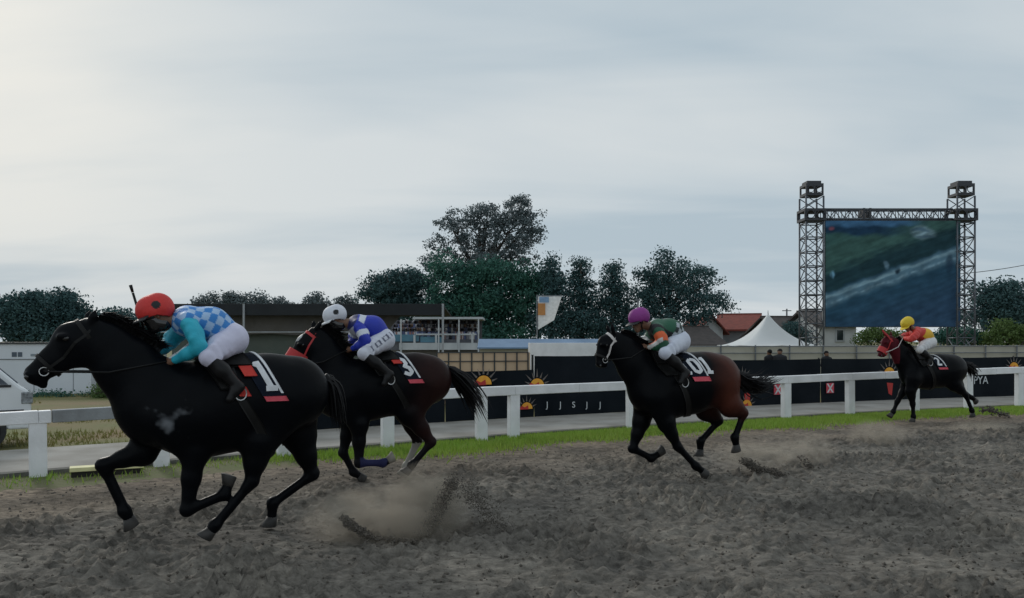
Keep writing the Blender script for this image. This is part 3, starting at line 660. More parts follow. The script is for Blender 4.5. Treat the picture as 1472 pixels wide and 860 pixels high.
def sx(px): return (px - 1270) / pm
def sz(py): return HC + (HY - py) / pm - zb
share = {}
def strut(a, b, r, name):
    a, b = Vector(a), Vector(b); L = (b - a).length; key = (round(L, 3), r)
    if key not in share: share[key] = MB().tube([(0, 0, 0), (0, 0, L)], r, 5).mesh('strut', True)
    q = link(name, share[key], M['truss'], o); q.location = a; q.rotation_mode = 'QUATERNION'; q.rotation_quaternion = (b - a).to_track_quat('Z', 'Y'); return q
tw = 25 / pm / 2
for cx in (1166.5, 1381.5):
    x0 = sx(cx); zt = sz(284)
    for ax in (-1, 1):
        for ay in (-1, 1): strut((x0 + ax * tw, ay * tw, 0), (x0 + ax * tw, ay * tw, zt), 0.045, 'chord')
    n = 12; dz = (sz(322) - 0) / n
    for k in range(n + 1):
        z = k * dz
        for s in (-1, 1):
            strut((x0 - tw, s * tw, z), (x0 + tw, s * tw, z), 0.03, 'rung'); strut((x0 + s * tw, -tw, z), (x0 + s * tw, tw, z), 0.03, 'rung')
            if k < n:
                q = 1 if k % 2 else -1
                strut((x0 - q * tw, s * tw, z), (x0 + q * tw, s * tw, z + dz), 0.022, 'brace'); strut((x0 + s * tw, -q * tw, z), (x0 + s * tw, q * tw, z + dz), 0.022, 'brace')
                strut((x0 + q * tw, s * tw, z), (x0 - q * tw, s * tw, z + dz), 0.016, 'brace')
    for z0, z1 in ((sz(300), sz(284)),):
        for s in (-1, 1):
            for q in (-1, 1): strut((x0 - q * tw, s * tw, z0), (x0 + q * tw, s * tw, z1), 0.022, 'brace')
    # sleeve block and head block
    for z0, z1, ww, nm in ((sz(319), sz(302), 1.24, 'sleeve_block'), (sz(283), sz(266), 1.0, 'head_block')):
        w = tw * ww; mb = MB()
        mb.box((x0 - w, -w, z0), (x0 + w, w, z0 + .12)); mb.box((x0 - w, -w, z1 - .12), (x0 + w, w, z1 - .002))
        for ax in (-1, 1):
            for ay in (-1, 1): mb.box((x0 + ax * w - .07 * (ax > 0) - .0, ay * w - .07 * (ay > 0), z0 + .121), (x0 + ax * w + .07 * (ax < 0), ay * w + .07 * (ay < 0), z1 - .121))
        for s in (-1, 1): mb.box((x0 - .035, s * (w - .03) - .02, z0 + .121), (x0 + .035, s * (w - .03) + .02, z1 - .121))
        mb.build(nm, M['trussdark'], o)
        for s in (-1, 1):
            pulley = MB()
            for k in range(16):
                a0, a1 = 2 * math.pi * k / 16, 2 * math.pi * (k + 1) / 16; ro, ri = w * .40, w * .34
                cxp = x0 + s * w * .48; zc_ = (z0 + z1) / 2
                pulley.add([(cxp + math.cos(t) * r_, -w - .012 - dy, zc_ + math.sin(t) * r_) for t in (a0, a1) for r_ in (ri, ro) for dy in (0, .03)], [(0, 2, 6, 4), (1, 5, 7, 3), (2, 3, 7, 6), (0, 4, 5, 1)])
            pulley.build('pulley', M['trussdark'], o)
    MB().box((x0 - tw * .8, -tw * .8, sz(266) + .003), (x0 + tw * .8, tw * .8, sz(262))).build('top_cap', M['trussdark'], o)
    MB().box((x0 - .7, -.7, -.08), (x0 + .7, .7, -.003)).build('base_plate', M['trussdark'], o)
xa, xb = sx(1166.5) + tw * 1.25, sx(1381.5) - tw * 1.25; za, zc2 = sz(316), sz(302)
for y in (-.2, .2):
    for z in (za, zc2): strut((xa, y, z), (xb, y, z), 0.05, 'beam_chord')
    n = 18
    for k in range(n):
        x0, x1 = xa + (xb - xa) * k / n, xa + (xb - xa) * (k + 1) / n
        strut((x0, y, za if k % 2 else zc2), (x1, y, zc2 if k % 2 else za), 0.022, 'brace'); strut((x0, y, za), (x0, y, zc2), 0.02, 'rung')
MB().box((sx(1237), -.27, za - .05), (sx(1240), .27, zc2 + .05)).build('beam_joint', M['trussdark'], o)
MB().box((sx(1246), -.27, za - .05), (sx(1249), .27, zc2 + .05)).build('beam_joint', M['trussdark'], o)
# the picture on the screen
nx, ny = 150, 116
X, Y, fs = grid(0, 1, 0, 1, nx, ny)
def sm(a, b, x): t = np.clip((x - a) / (b - a), 0, 1); return t * t * (3 - 2 * t)
def lay(c, mask, col): return c + mask[..., None] * (np.array(col) - c)
nz = fbm(X * 9, Y * 9, 4); nz2 = fbm(X * 3 + 5, Y * 12, 4); nzs = fbm((X + Y * .5) * 5, (Y - X * .5) * 26, 4)     # smears along the road
wx_ = X + .03 * fbm(X * 6, Y * 6, 3); wy_ = Y + .03 * fbm(X * 6 + 9, Y * 6, 3); dl = wy_ - (0.20 + 0.46 * wx_)
colr = np.zeros((ny, nx, 3)) + np.array((0.010, 0.030, 0.050)); colr = lay(colr, sm(.0, -.45, dl), (0.012, 0.028, 0.052))
colr = lay(colr, sm(.10, .14, dl + .03 * nzs), (0.007, 0.020, 0.026)); colr = lay(colr, sm(.24, .40, dl + .05 * nzs) * .9, (0.020, 0.048, 0.044)); colr = lay(colr, sm(.50, .66, dl + .08 * nz) * .6, (0.014, 0.040, 0.040))
colr = lay(colr, sm(.84, .90, wy_ + .03 * nz2) * sm(.75, .35, X), (0.006, 0.018, 0.036)); colr = lay(colr, sm(.92, .96, wy_ + .02 * nz2) * sm(.8, .5, X), (0.020, 0.055, 0.105))
road = sm(-.05, .01, dl) * (1 - sm(.085, .13, dl)); colr = lay(colr, road * .9, (0.040, 0.080, 0.110)); colr = lay(colr, sm(.05, .075, dl) * (1 - sm(.08, .105, dl)) * (.55 + .5 * nzs), (0.10, 0.165, 0.20))
colr = lay(colr, np.clip((1 - sm(.0, .02, np.abs(dl - .012))) * (.35 + .9 * gnoise(X * 34, Y * 3)), 0, 1), (0.09, 0.15, 0.19))
def blob(cx, cz, rx, rz, soft=.5): return sm(1.0, soft - .6, ((wx_ - cx) / rx) ** 2 + ((wy_ - cz) / rz) ** 2)
colr = lay(colr, blob(.72, .885, .12, .075) * (.5 + .5 * np.clip(.5 + nzs, 0, 1)), (0.085, 0.135, 0.165)); colr = lay(colr, blob(.70, .905, .09, .022) * .8, (0.02, 0.045, 0.07)); colr = lay(colr, blob(.74, .845, .10, .015) * .7, (0.02, 0.04, 0.06))
colr = lay(colr, blob(.06, .50, .03, .05) * np.clip(.6 + 2 * gnoise(X * 40, Y * 8), 0, 1), (0.08, 0.18, 0.26)); colr = lay(colr, blob(.45, .57, .022, .05) * .8, (0.06, 0.11, 0.15)); colr = lay(colr, blob(.54, .52, .025, .035), (0.004, 0.010, 0.018))
colr = lay(colr, blob(.92, .60, .04, .12) * .8, (0.006, 0.014, 0.026)); colr = lay(colr, blob(.05, .92, .03, .025), (0.09, 0.035, 0.05))
colr = np.clip(colr * (1 + .35 * nz[..., None] + .3 * nzs[..., None]), 0.003, 1)
sw0, sw1, sh0, sh1 = sx(1183), sx(1375), sz(470), sz(319)
vv = np.stack([sw0 + X * (sw1 - sw0), np.full_like(X, -.30), sh0 + Y * (sh1 - sh0)], -1).reshape(-1, 3)
scr = mat('screen_pixels', (1, 1, 1), (.9, .9, .9), 0.5, 3, attr='col', emit=0.75, spec=0.05)
raw('screen_picture', vv, fs, scr, o, col=colr.reshape(-1, 3))
MB().box((sw0 - .02, -.285, sh0 - .02), (sw1 + .02, -.12, sh1 + .02)).build('screen_cabinet', M['trussdark'], o)
MB().box((sw0 - .11, -.29, sh0), (sw0 - .03, -.2, sh1)).build('edge_strip', M['gwhite'], o)
for k in range(5): MB().tube([(sw0 + (k + .5) / 5 * (sw1 - sw0), -.2, sh1 + .02), (sw0 + (k + .5) / 5 * (sw1 - sw0), -.2, za - .02)], .02, 5).build('hanger', M['steel'], o)

# power line at the right, slung between two poles
def utility_pole(px, ytop, label):
    o = thing('utility_pole', label, 'pole', Vector((P(px, HY, 70).x, 70, -1.03)), group='poles of the power line'); zt = HC + (HY - ytop) / F * 70 + 1.03
    MB().tube([(0, 0, -.2), (0, 0, zt + .3)], [.14, .09], 8).build('pole', M['steel'], o); MB().box((-.7, -.05, zt - .12), (.7, .05, zt - .02)).build('crossarm', M['steel'], o)
    MB().tube([(0, 0, zt + .301), (0, 0, zt + .42)], [.05, .03], 6).build('insulator', M['gwhite'], o)
utility_pole(1352, 402, 'utility pole hidden behind the video screen'); utility_pole(1640, 340, 'utility pole beyond the right picture edge')
o = thing('power_line', 'thin dark power line sagging across the sky right of the screen', 'cable', Vector((P(1352, HY, 70).x, 70, 0)))
a_, b_ = P(1352, 402, 70), P(1640, 340, 70)
MB().tube([a_ + (b_ - a_) * t - Vector((0, 0, 4 * .75 * t * (1 - t))) - o.location + Vector((0, 0, .4)) for t in np.linspace(0, 1, 17)], 0.03, 5).build('wire', M['postdark'], o)

# ------------------------------------------------------------------ trees
M['bark'] = mat('tree_bark', (0.075, 0.065, 0.055), (0.045, 0.04, 0.035), 0.95, 6, 0.5)
LEAF = {'teal': mat('leaf_dark_teal', (0.066, 0.140, 0.142), (0.034, 0.082, 0.088), 0.8, 0.55, island=0.3, trans=0.2),  # bluish leaf tone has the slight haze of distance mixed into its colour
        'green': mat('leaf_deep_green', (0.052, 0.170, 0.120), (0.026, 0.090, 0.078), 0.8, 0.5, island=0.3, trans=0.2),
        'grey': mat('leaf_grey_green', (0.15, 0.19, 0.20), (0.085, 0.115, 0.125), 0.8, 0.6, island=0.3, trans=0.15),
        'light': mat('leaf_light_green', (0.13, 0.20, 0.055), (0.08, 0.14, 0.04), 0.7, 0.9, island=0.5, trans=0.25)}
def tree(name, label, px, d, blobs, leaf, n, size, zb=-1.03, cat='tree', group=None, gap=0.0, trunk=True, seed=0):
    """blobs: ellipses (px x, px y, px rx, px ry) that outline the crown at distance d"""
    rg = np.random.default_rng(seed + 100); pm = F / d
    bx = P(px, HY, d).x; o = thing(name, label, cat, (bx, d, zb), group=group)
    bl = [((x - px) / pm, HC + (HY - y) / pm - zb, rx / pm, ry / pm) for x, y, rx, ry in blobs]
    area = np.array([b[2] * b[3] for b in bl]); cnt = np.maximum((n * area / area.sum()).astype(int), 30)
    V = []
    for (cx, cz, rx, rz), k in zip(bl, cnt):
        ry = min(max(rx, rz) * 0.9, 4.5); cy0 = rg.normal(0, 0.25) * ry * .5
        # clumps of leaves through the blob, most of them near its skin
        nc = max(6, int(k / 26)); u = rg.normal(size=(nc, 3)); u /= np.linalg.norm(u, axis=1)[:, None]
        rr = rg.random(nc) ** (1 / 3) * (0.92 + 0.3 * rg.random(nc)); cc = u * rr[:, None] * np.array([rx, ry, rz]) + np.array([cx, cy0, cz])
        cs = size * (1.6 + 1.8 * rg.random(nc)) * (1 - gap * .3)
        for c, s_, in zip(cc, cs):
            m_ = 52; p = c + np.clip(rg.normal(0, .5, (m_, 3)), -.85, .85) * s_ * np.array([1, 1, .7]); V.append(p)
    p = np.concatenate(V); k = len(p)
    a = rg.normal(size=(k, 3)); a /= np.linalg.norm(a, axis=1)[:, None]; b = np.cross(a, rg.normal(size=(k, 3))); b /= np.linalg.norm(b, axis=1)[:, None]
    s_ = (size * .72 * (0.55 + 0.75 * rg.random(k)))[:, None]; c = np.cross(a, b)
    q = np.stack([p - a * s_ * .55, p + b * s_ * .34 + c * s_ * .08, p + a * s_ * .55, p - b * s_ * .34 + c * s_ * .08], 1).reshape(-1, 3)
    raw('crown', q, np.arange(k * 4).reshape(-1, 4), LEAF[leaf], o)
    if trunk:
        top = max(b[1] for b in bl); mb = MB(); r0 = 0.035 * top + .05
        mb.tube([(0, 0, -.2), (r0 * .3, 0, top * .25), (-r0 * .4, 0, top * .5), (0, 0, top * .8)], [r0, r0 * .8, r0 * .55, r0 * .2], 9)
        for i in np.argsort(-area)[:9]:
            cx, cz, rx, rz = bl[i]; z0 = min(top * .55, max(.3, cz - abs(cx) * .6 - rz * .4)); mb.tube([(0, 0, z0), (cx * .5, rg.normal(0, .4), (z0 + cz) / 2 + .1), (cx, rg.normal(0, .5), cz)], [r0 * .45, r0 * .3, r0 * .08], 6)
            for _ in range(3): mb.tube([(cx * .8, 0, cz * .9 + z0 * .1), (cx + rg.normal(0, .4) * rx, rg.normal(0, .5), cz + rz * rg.normal(.1, .45))], [r0 * .16, r0 * .04], 5)
        mb.build('trunk', M['bark'], o, smooth=True)
    return o
T = 'trees along the skyline'
tree('broadleaf_tree', 'dark leafy tree at the far left edge above the cabin', 38, 48, [(38, 455, 27, 24), (22, 462, 20, 24), (50, 440, 16, 17), (40, 432, 14, 12), (14, 440, 14, 10), (40, 480, 34, 14)], 'teal', 7000, .26, seed=1, group=T)
tree('broadleaf_tree', 'smooth rounded dark tree just right of the far left tree', 92, 50, [(92, 450, 28, 26), (105, 465, 28, 24), (80, 470, 26, 22), (92, 432, 20, 14), (122, 475, 20, 18)], 'teal', 7000, .25, seed=2, group=T)
tree('broadleaf_tree', 'grey-green tree behind the black horse\'s neck', 180, 55, [(180, 470, 24, 18), (160, 468, 22, 22), (205, 478, 30, 22), (165, 455, 14, 10), (235, 482, 30, 16)], 'teal', 6000, .26, seed=3, group=T)
for i, (px, ys, w, lab) in enumerate(((300, 432, 20, 'low distant tree directly above the blue jockey\'s back'), (334, 428, 13, 'taller knobbly distant tree right of the checked jockey'), (366, 431, 20, 'rounded distant tree over the left of the black shelter roof'), (408, 438, 22, 'low flat distant tree over the middle of the black shelter roof'), (455, 432, 18, 'feathery distant tree left of the white helmet'), (497, 436, 14, 'small pointed distant tree right of the white helmet'))):
    rg_ = random.Random(i)
    bl = [(px, ys + 8, w, 8), (px - w * .5, ys + 4, w * .4, 7), (px + w * .45, ys + 3, w * .4, 7), (px + rg_.uniform(-5, 5), ys - 3, w * .45, 6), (px, ys + 26, w * 1.25, 17), (px, ys + 48, w * 1.3, 14)]
    tree('distant_tree', lab, px, 75, bl, 'grey', 3000, .3, seed=10 + i, group='far row of trees above the shelter')
tree('bushy_tree', 'broad grey-green bushy tree left of the big tree mass', 566, 66, [(566, 425, 34, 24), (545, 415, 22, 14), (590, 405, 26, 18), (560, 400, 18, 10), (580, 450, 50, 24), (530, 425, 16, 12), (600, 420, 30, 30)], 'teal', 9000, .30, seed=20, group=T)
tree('broad_green_tree', 'wide deep green tree mass beneath the tall airy crown', 705, 62, [(705, 415, 55, 36), (655, 425, 40, 44), (740, 430, 50, 40), (690, 455, 70, 34), (640, 460, 45, 34), (760, 410, 30, 26), (720, 392, 45, 16), (640, 385, 26, 18), (700, 485, 90, 20)], 'green', 20000, .32, seed=21, group=T)
tall = [(705, 376, 55, 18), (745, 368, 30, 18), (650, 372, 26, 16), (735, 330, 34, 30), (700, 320, 30, 24), (760, 312, 18, 18), (690, 335, 30, 26), (650, 330, 24, 20), (730, 310, 26, 22), (700, 305, 28, 16), (755, 330, 24, 26), (660, 312, 20, 14), (745, 298, 18, 14), (630, 350, 16, 16), (720, 350, 34, 22), (765, 345, 16, 16), (625, 375, 18, 14), (755, 292, 12, 10), (685, 362, 24, 14), (660, 350, 18, 16)]
tree('tall_airy_tree', 'tall tree with an airy broken crown rising above all others', 690, 68, tall, 'grey', 11000, .25, seed=22, group=T, gap=0.6)
tree('conical_tree', 'narrow pointed tree right of the white banner', 792, 60, [(792, 395, 12, 18), (790, 378, 7, 10), (800, 425, 22, 26), (795, 465, 30, 28)], 'teal', 4500, .27, seed=23, group=T)
tree('conical_tree', 'middle pointed tree of the three behind the brown horse\'s head', 836, 60, [(836, 400, 14, 16), (834, 380, 8, 10), (842, 430, 22, 22), (838, 470, 34, 26)], 'teal', 4800, .27, seed=24, group=T)
tree('conical_tree', 'rightmost pointed tree just left of the layered tree', 882, 60, [(882, 405, 16, 14), (879, 388, 9, 10), (890, 430, 26, 22), (882, 470, 40, 28)], 'teal', 5000, .27, seed=25, group=T)
lay_b = [(965, 385, 26, 12), (955, 370, 12, 8), (995, 395, 26, 9), (1015, 408, 22, 7), (1030, 430, 20, 7), (1000, 430, 30, 12), (965, 415, 40, 18), (940, 405, 22, 14), (985, 450, 48, 16), (935, 440, 24, 24), (960, 475, 50, 18), (925, 395, 12, 10), (1012, 392, 10, 5), (1040, 440, 10, 4)]
tree('layered_tree', 'spreading layered tree with tiered branches above the red roof', 962, 58, lay_b, 'teal', 9500, .25, seed=26, group=T)
tree('broadleaf_tree', 'dark tree right of the big screen at the picture edge', 1432, 62, [(1432, 435, 32, 24), (1410, 425, 18, 16), (1455, 425, 24, 18), (1430, 460, 44, 24), (1470, 450, 30, 30), (1440, 414, 16, 10)], 'teal', 8000, .28, seed=27, group=T)
tree('leafy_bush', 'light green bush right of the right truss tower', 1448, 44, [(1448, 476, 22, 14), (1432, 486, 22, 10), (1470, 482, 24, 14)], 'light', 3500, .16, cat='bush', seed=28, trunk=True, group='bushes by the screen')
tree('leafy_bush', 'olive bush below the screen left of the yellow jockey', 1268, 45, [(1262, 482, 24, 11), (1290, 486, 26, 10), (1240, 489, 12, 6)], 'light', 3000, .16, cat='bush', seed=29, group='bushes by the screen')
tree('leafy_bush', 'low green bush between the yellow jockey and right tower', 1375, 45, [(1375, 482, 24, 12), (1400, 486, 20, 10), (1352, 488, 18, 8)], 'green', 3000, .16, cat='bush', seed=30, group='bushes by the screen')
tree('leafy_bush', 'yellow-green bush right of the white cabin', 158, 25, [(150, 565, 14, 14), (172, 566, 18, 16), (195, 572, 14, 12)], 'light', 2600, .10, zb=-.03, cat='bush', seed=31, group='bushes by the cabin')
tree('leafy_bush', 'dark green hedge along the foot of the white cabin', 95, 25.6, [(95, 574, 40, 8), (40, 574, 40, 9), (130, 575, 22, 8)], 'green', 3000, .09, zb=-.03, cat='bush', seed=32, group='bushes by the cabin')
tree('leafy_bush', 'small dark bush left of the dark-roofed house', 1140, 47, [(1140, 475, 12, 12), (1150, 484, 14, 10)], 'teal', 1800, .16, cat='bush', seed=33, group='bushes by the screen')

# ------------------------------------------------------------------ organic bodies: smooth union of tapered capsules, meshed with surface nets
class Body:
    def __init__(s): s.p = []
    def cap(s, a, b, ra, rb=None, sq=1.0, k=0.04):
        s.p.append((np.array(a, float), np.array(b, float), ra, ra if rb is None else rb, sq, k)); return s
    def chain(s, pts, rads, sq=1.0, k=0.04):
        for i in range(len(pts) - 1):
            q = sq if not hasattr(sq, '__len__') else sq[i]
            s.cap(pts[i], pts[i + 1], rads[i], rads[i + 1], q, k)
        return s
    @staticmethod
    def _d(pr, X, Y, Z):
        a, b, ra, rb, sq, k = pr; ay, by = a[1] / sq, b[1] / sq
        d0, d1, d2 = b[0] - a[0], by - ay, b[2] - a[2]; L = d0 * d0 + d1 * d1 + d2 * d2 + 1e-12
        px, py, pz = X - a[0], Y / sq - ay, Z - a[2]
        t = np.clip((px * d0 + py * d1 + pz * d2) / L, 0, 1)
        return np.sqrt((px - t * d0) ** 2 + (py - t * d1) ** 2 + (pz - t * d2) ** 2) - (ra + (rb - ra) * t)
    def dist(s, p):
        p = np.asarray(p, float); D = np.full(p.shape[:-1], 9.0)
        for pr in s.p:
            d = s._d(pr, p[..., 0], p[..., 1], p[..., 2]); k = pr[5]; h = np.clip(k - np.abs(D - d), 0, None) / k; D = np.minimum(D, d) - h * h * k * .25
        return D
    def mesh(s, res):
        lo = np.min([np.minimum(a, b) - max(ra, rb) - .06 for a, b, ra, rb, q, k in s.p], 0); hi = np.max([np.maximum(a, b) + max(ra, rb) + .06 for a, b, ra, rb, q, k in s.p], 0)
        n = np.ceil((hi - lo) / res).astype(int) + 1
        ax = [lo[i] + res * np.arange(n[i]) for i in range(3)]; D = np.full(n, 9.0)
        for pr in s.p:
            a, b, ra, rb, q, k = pr; m = max(ra, rb) + k + .03
            i0 = np.clip(np.floor((np.minimum(a, b) - m - lo) / res).astype(int), 0, n); i1 = np.clip(np.ceil((np.maximum(a, b) + m - lo) / res).astype(int) + 1, 0, n)
            sl = tuple(slice(i0[j], i1[j]) for j in range(3))
            X, Y, Z = ax[0][sl[0]][:, None, None], ax[1][sl[1]][None, :, None], ax[2][sl[2]][None, None, :]
            d = s._d(pr, X, Y, Z); D0 = D[sl]; h = np.clip(k - np.abs(D0 - d), 0, None) / k; D[sl] = np.minimum(D0, d) - h * h * k * .25
        S = D < 0; nx, ny, nz = n
        cs = np.zeros((nx - 1, ny - 1, nz - 1), int)
        for i in (0, 1):
            for j in (0, 1):
                for kk in (0, 1): cs += S[i:nx - 1 + i, j:ny - 1 + j, kk:nz - 1 + kk]
        act = np.argwhere((cs > 0) & (cs < 8)); idx = -np.ones(cs.shape, int); idx[tuple(act.T)] = np.arange(len(act))
        acc = np.zeros((len(act), 3)); cnt = np.zeros(len(act))
        co = [(i, j, kk) for i in (0, 1) for j in (0, 1) for kk in (0, 1)]
        for p in co:
            for q in co:
                if sum(abs(p[t] - q[t]) for t in range(3)) != 1 or p > q: continue
                va, vb = D[tuple((act + p).T)], D[tuple((act + q).T)]; mk = (va < 0) != (vb < 0)
                t = va / np.where(mk, va - vb, 1); pos = np.array(p) + t[:, None] * (np.array(q) - np.array(p)); acc[mk] += pos[mk]; cnt[mk] += 1
        V = lo + res * (act + acc / cnt[:, None]); Fs = []
        for axs in range(3):
            o1, o2 = (axs + 1) % 3, (axs + 2) % 3
            sa = [slice(None)] * 3; sb = [slice(None)] * 3; sa[axs] = slice(0, n[axs] - 1); sb[axs] = slice(1, n[axs])
            A, B = S[tuple(sa)], S[tuple(sb)]; e = np.argwhere(A != B); e = e[(e[:, o1] > 0) & (e[:, o2] > 0) & (e[:, o1] < n[o1] - 1) & (e[:, o2] < n[o2] - 1)]
            def cell(d1, d2):
                c = e.copy(); c[:, o1] += d1; c[:, o2] += d2; return idx[tuple(c.T)]
            q = np.stack([cell(-1, -1), cell(0, -1), cell(0, 0), cell(-1, 0)], 1); fl = ~A[tuple(e.T)]; q[fl] = q[fl][:, ::-1]; Fs.append(q)
        Fq = np.concatenate(Fs); Fq = Fq[(Fq >= 0).all(1)]
        # light smoothing
        for _ in range(2):
            sm_ = np.zeros_like(V); c_ = np.zeros(len(V))
            for i in range(4):
                j = (i + 1) % 4
                np.add.at(sm_, Fq[:, i], V[Fq[:, j]]); np.add.at(c_, Fq[:, i], 1); np.add.at(sm_, Fq[:, j], V[Fq[:, i]]); np.add.at(c_, Fq[:, j], 1)
            V = V * .5 + .5 * sm_ / np.maximum(c_, 1)[:, None]
        return V, Fq
    def out(s, p, d, off=0.01, tmax=.8):
        """march from inside point(s) p along direction(s) d to the surface (+off)"""
        p = np.asarray(p, float); d = np.asarray(d, float); d = d / np.linalg.norm(d, axis=-1, keepdims=True)
        t = np.full(p.shape[:-1], tmax)
        for _ in range(26): t = t - np.clip(s.dist(p + d * t[..., None]) - off, -0.05, .2) * .8
        return p + d * t[..., None]

def ribbon_mesh(mb, pts, nrm, w):
    """flat strap: pts along, nrm surface normals, width w (with a little thickness)"""
    pts = [Vector(p) for p in pts]; k = len(pts); v = []
    for i, p in enumerate(pts):
        t = (pts[min(i + 1, k - 1)] - pts[max(i - 1, 0)]).normalized(); n = Vector(nrm[i]).normalized(); s = t.cross(n).normalized()
        v += [p - s * w / 2, p + s * w / 2, p + s * w / 2 + n * .006, p - s * w / 2 + n * .006]
    f = [(0, 1, 2, 3), tuple(4 * (k - 1) + j for j in (3, 2, 1, 0))]
    for i in range(k - 1):
        for j in range(4): f.append((i * 4 + j, i * 4 + (j + 1) % 4, i * 4 + 4 + (j + 1) % 4, i * 4 + 4 + j))
    mb.add(v, f)
def sdf_normal(B, p):
    e = 0.004; p = np.array(p, float); g = np.stack([B.dist(p + e * np.eye(3)[i]) - B.dist(p - e * np.eye(3)[i]) for i in range(3)], -1); return [Vector(q) for q in g / (np.linalg.norm(g, axis=-1, keepdims=True) + 1e-9)]

class Frame:
    """a horse's own frame: +x the way it runs, +y its left (towards the camera), z up"""
    def __init__(s, px, py, head):
        g = G(px, py); s.o = Vector((g.x, g.y, 0)); s.rz = math.pi + R(head); s.d = g.y
        s.h = Vector((math.cos(s.rz), math.sin(s.rz), 0)); s.l = Vector((-s.h.y, s.h.x, 0)); s.pm = F / g.y
    def L(s, x, y, lat=0.0):
        dr = Vector(((x - CX) / F, 1, (HY - y) / F)); c = Vector((0, 0, HC)) - s.o
        t = (lat - c.dot(s.l)) / dr.dot(s.l); w = c + dr * t
        return np.array((w.dot(s.h), lat, w.z))

M['coat'] = mat('horse_coat', (1, 1, 1), (0.72, 0.72, 0.75), 0.40, 5, 0.30, 5, attr='col', spec=0.08)
M['hair'] = mat('black_horse_hair', (0.004, 0.004, 0.005), (0.007, 0.007, 0.008), 0.55, 5, spec=0.2)
M['hoof'] = mat('hoof_horn', (0.045, 0.04, 0.036), (0.02, 0.02, 0.02), 0.6, 12)
M['paleh'] = mat('pale_hoof', (0.26, 0.24, 0.20), (0.2, 0.18, 0.15), 0.7, 12)
M['eye'] = mat('horse_eye', (0.006, 0.005, 0.005), None, 0.06, spec=0.8)
M['leather'] = mat('dark_leather', (0.006, 0.006, 0.006), None, 0.5, 20, spec=0.25)
M['metal'] = mat('bit_steel', (0.5, 0.5, 0.5), None, 0.3, metal=1.0)
M['cloth_navy'] = mat('navy_saddlecloth', (0.005, 0.009, 0.018), (0.008, 0.013, 0.024), 0.8, 12, 0.2, 60, spec=0.15)
M['cloth_white'] = mat('white_number_cloth', (0.78, 0.80, 0.83), None, 0.8, 12)
M['cloth_pink'] = mat('pink_red_hem', (0.72, 0.10, 0.14), (0.62, 0.08, 0.11), 0.8, 12)
M['cloth_red'] = mat('red_cloth', (0.62, 0.045, 0.03), (0.52, 0.035, 0.03), 0.75, 12)
M['tape_white'] = mat('white_tape', (0.66, 0.62, 0.60), None, 0.7, 12)
M['tack_red'] = mat('red_tack', (0.50, 0.03, 0.035), (0.42, 0.03, 0.03), 0.6, 12)
M['cuff_blue'] = mat('blue_trim', (0.10, 0.25, 0.55), None, 0.7, 12)

GLYPH = {'1': [[(-.25, .55), (0.05, .8), (0.05, -.8)], [(-.3, -.8), (.4, -.8)]],
         '0': [[(0, .8), (.33, .6), (.38, 0), (.33, -.6), (0, -.8), (-.33, -.6), (-.38, 0), (-.33, .6), (0, .8)]],
         '2': [[(-.36, .45), (-.2, .75), (.12, .8), (.36, .55), (.3, .2), (-.36, -.75), (.42, -.75)]],
         '3': [[(-.36, .6), (-.05, .82), (.3, .65), (.3, .25), (0, .05), (.34, -.15), (.38, -.55), (.05, -.82), (-.36, -.62)]]}

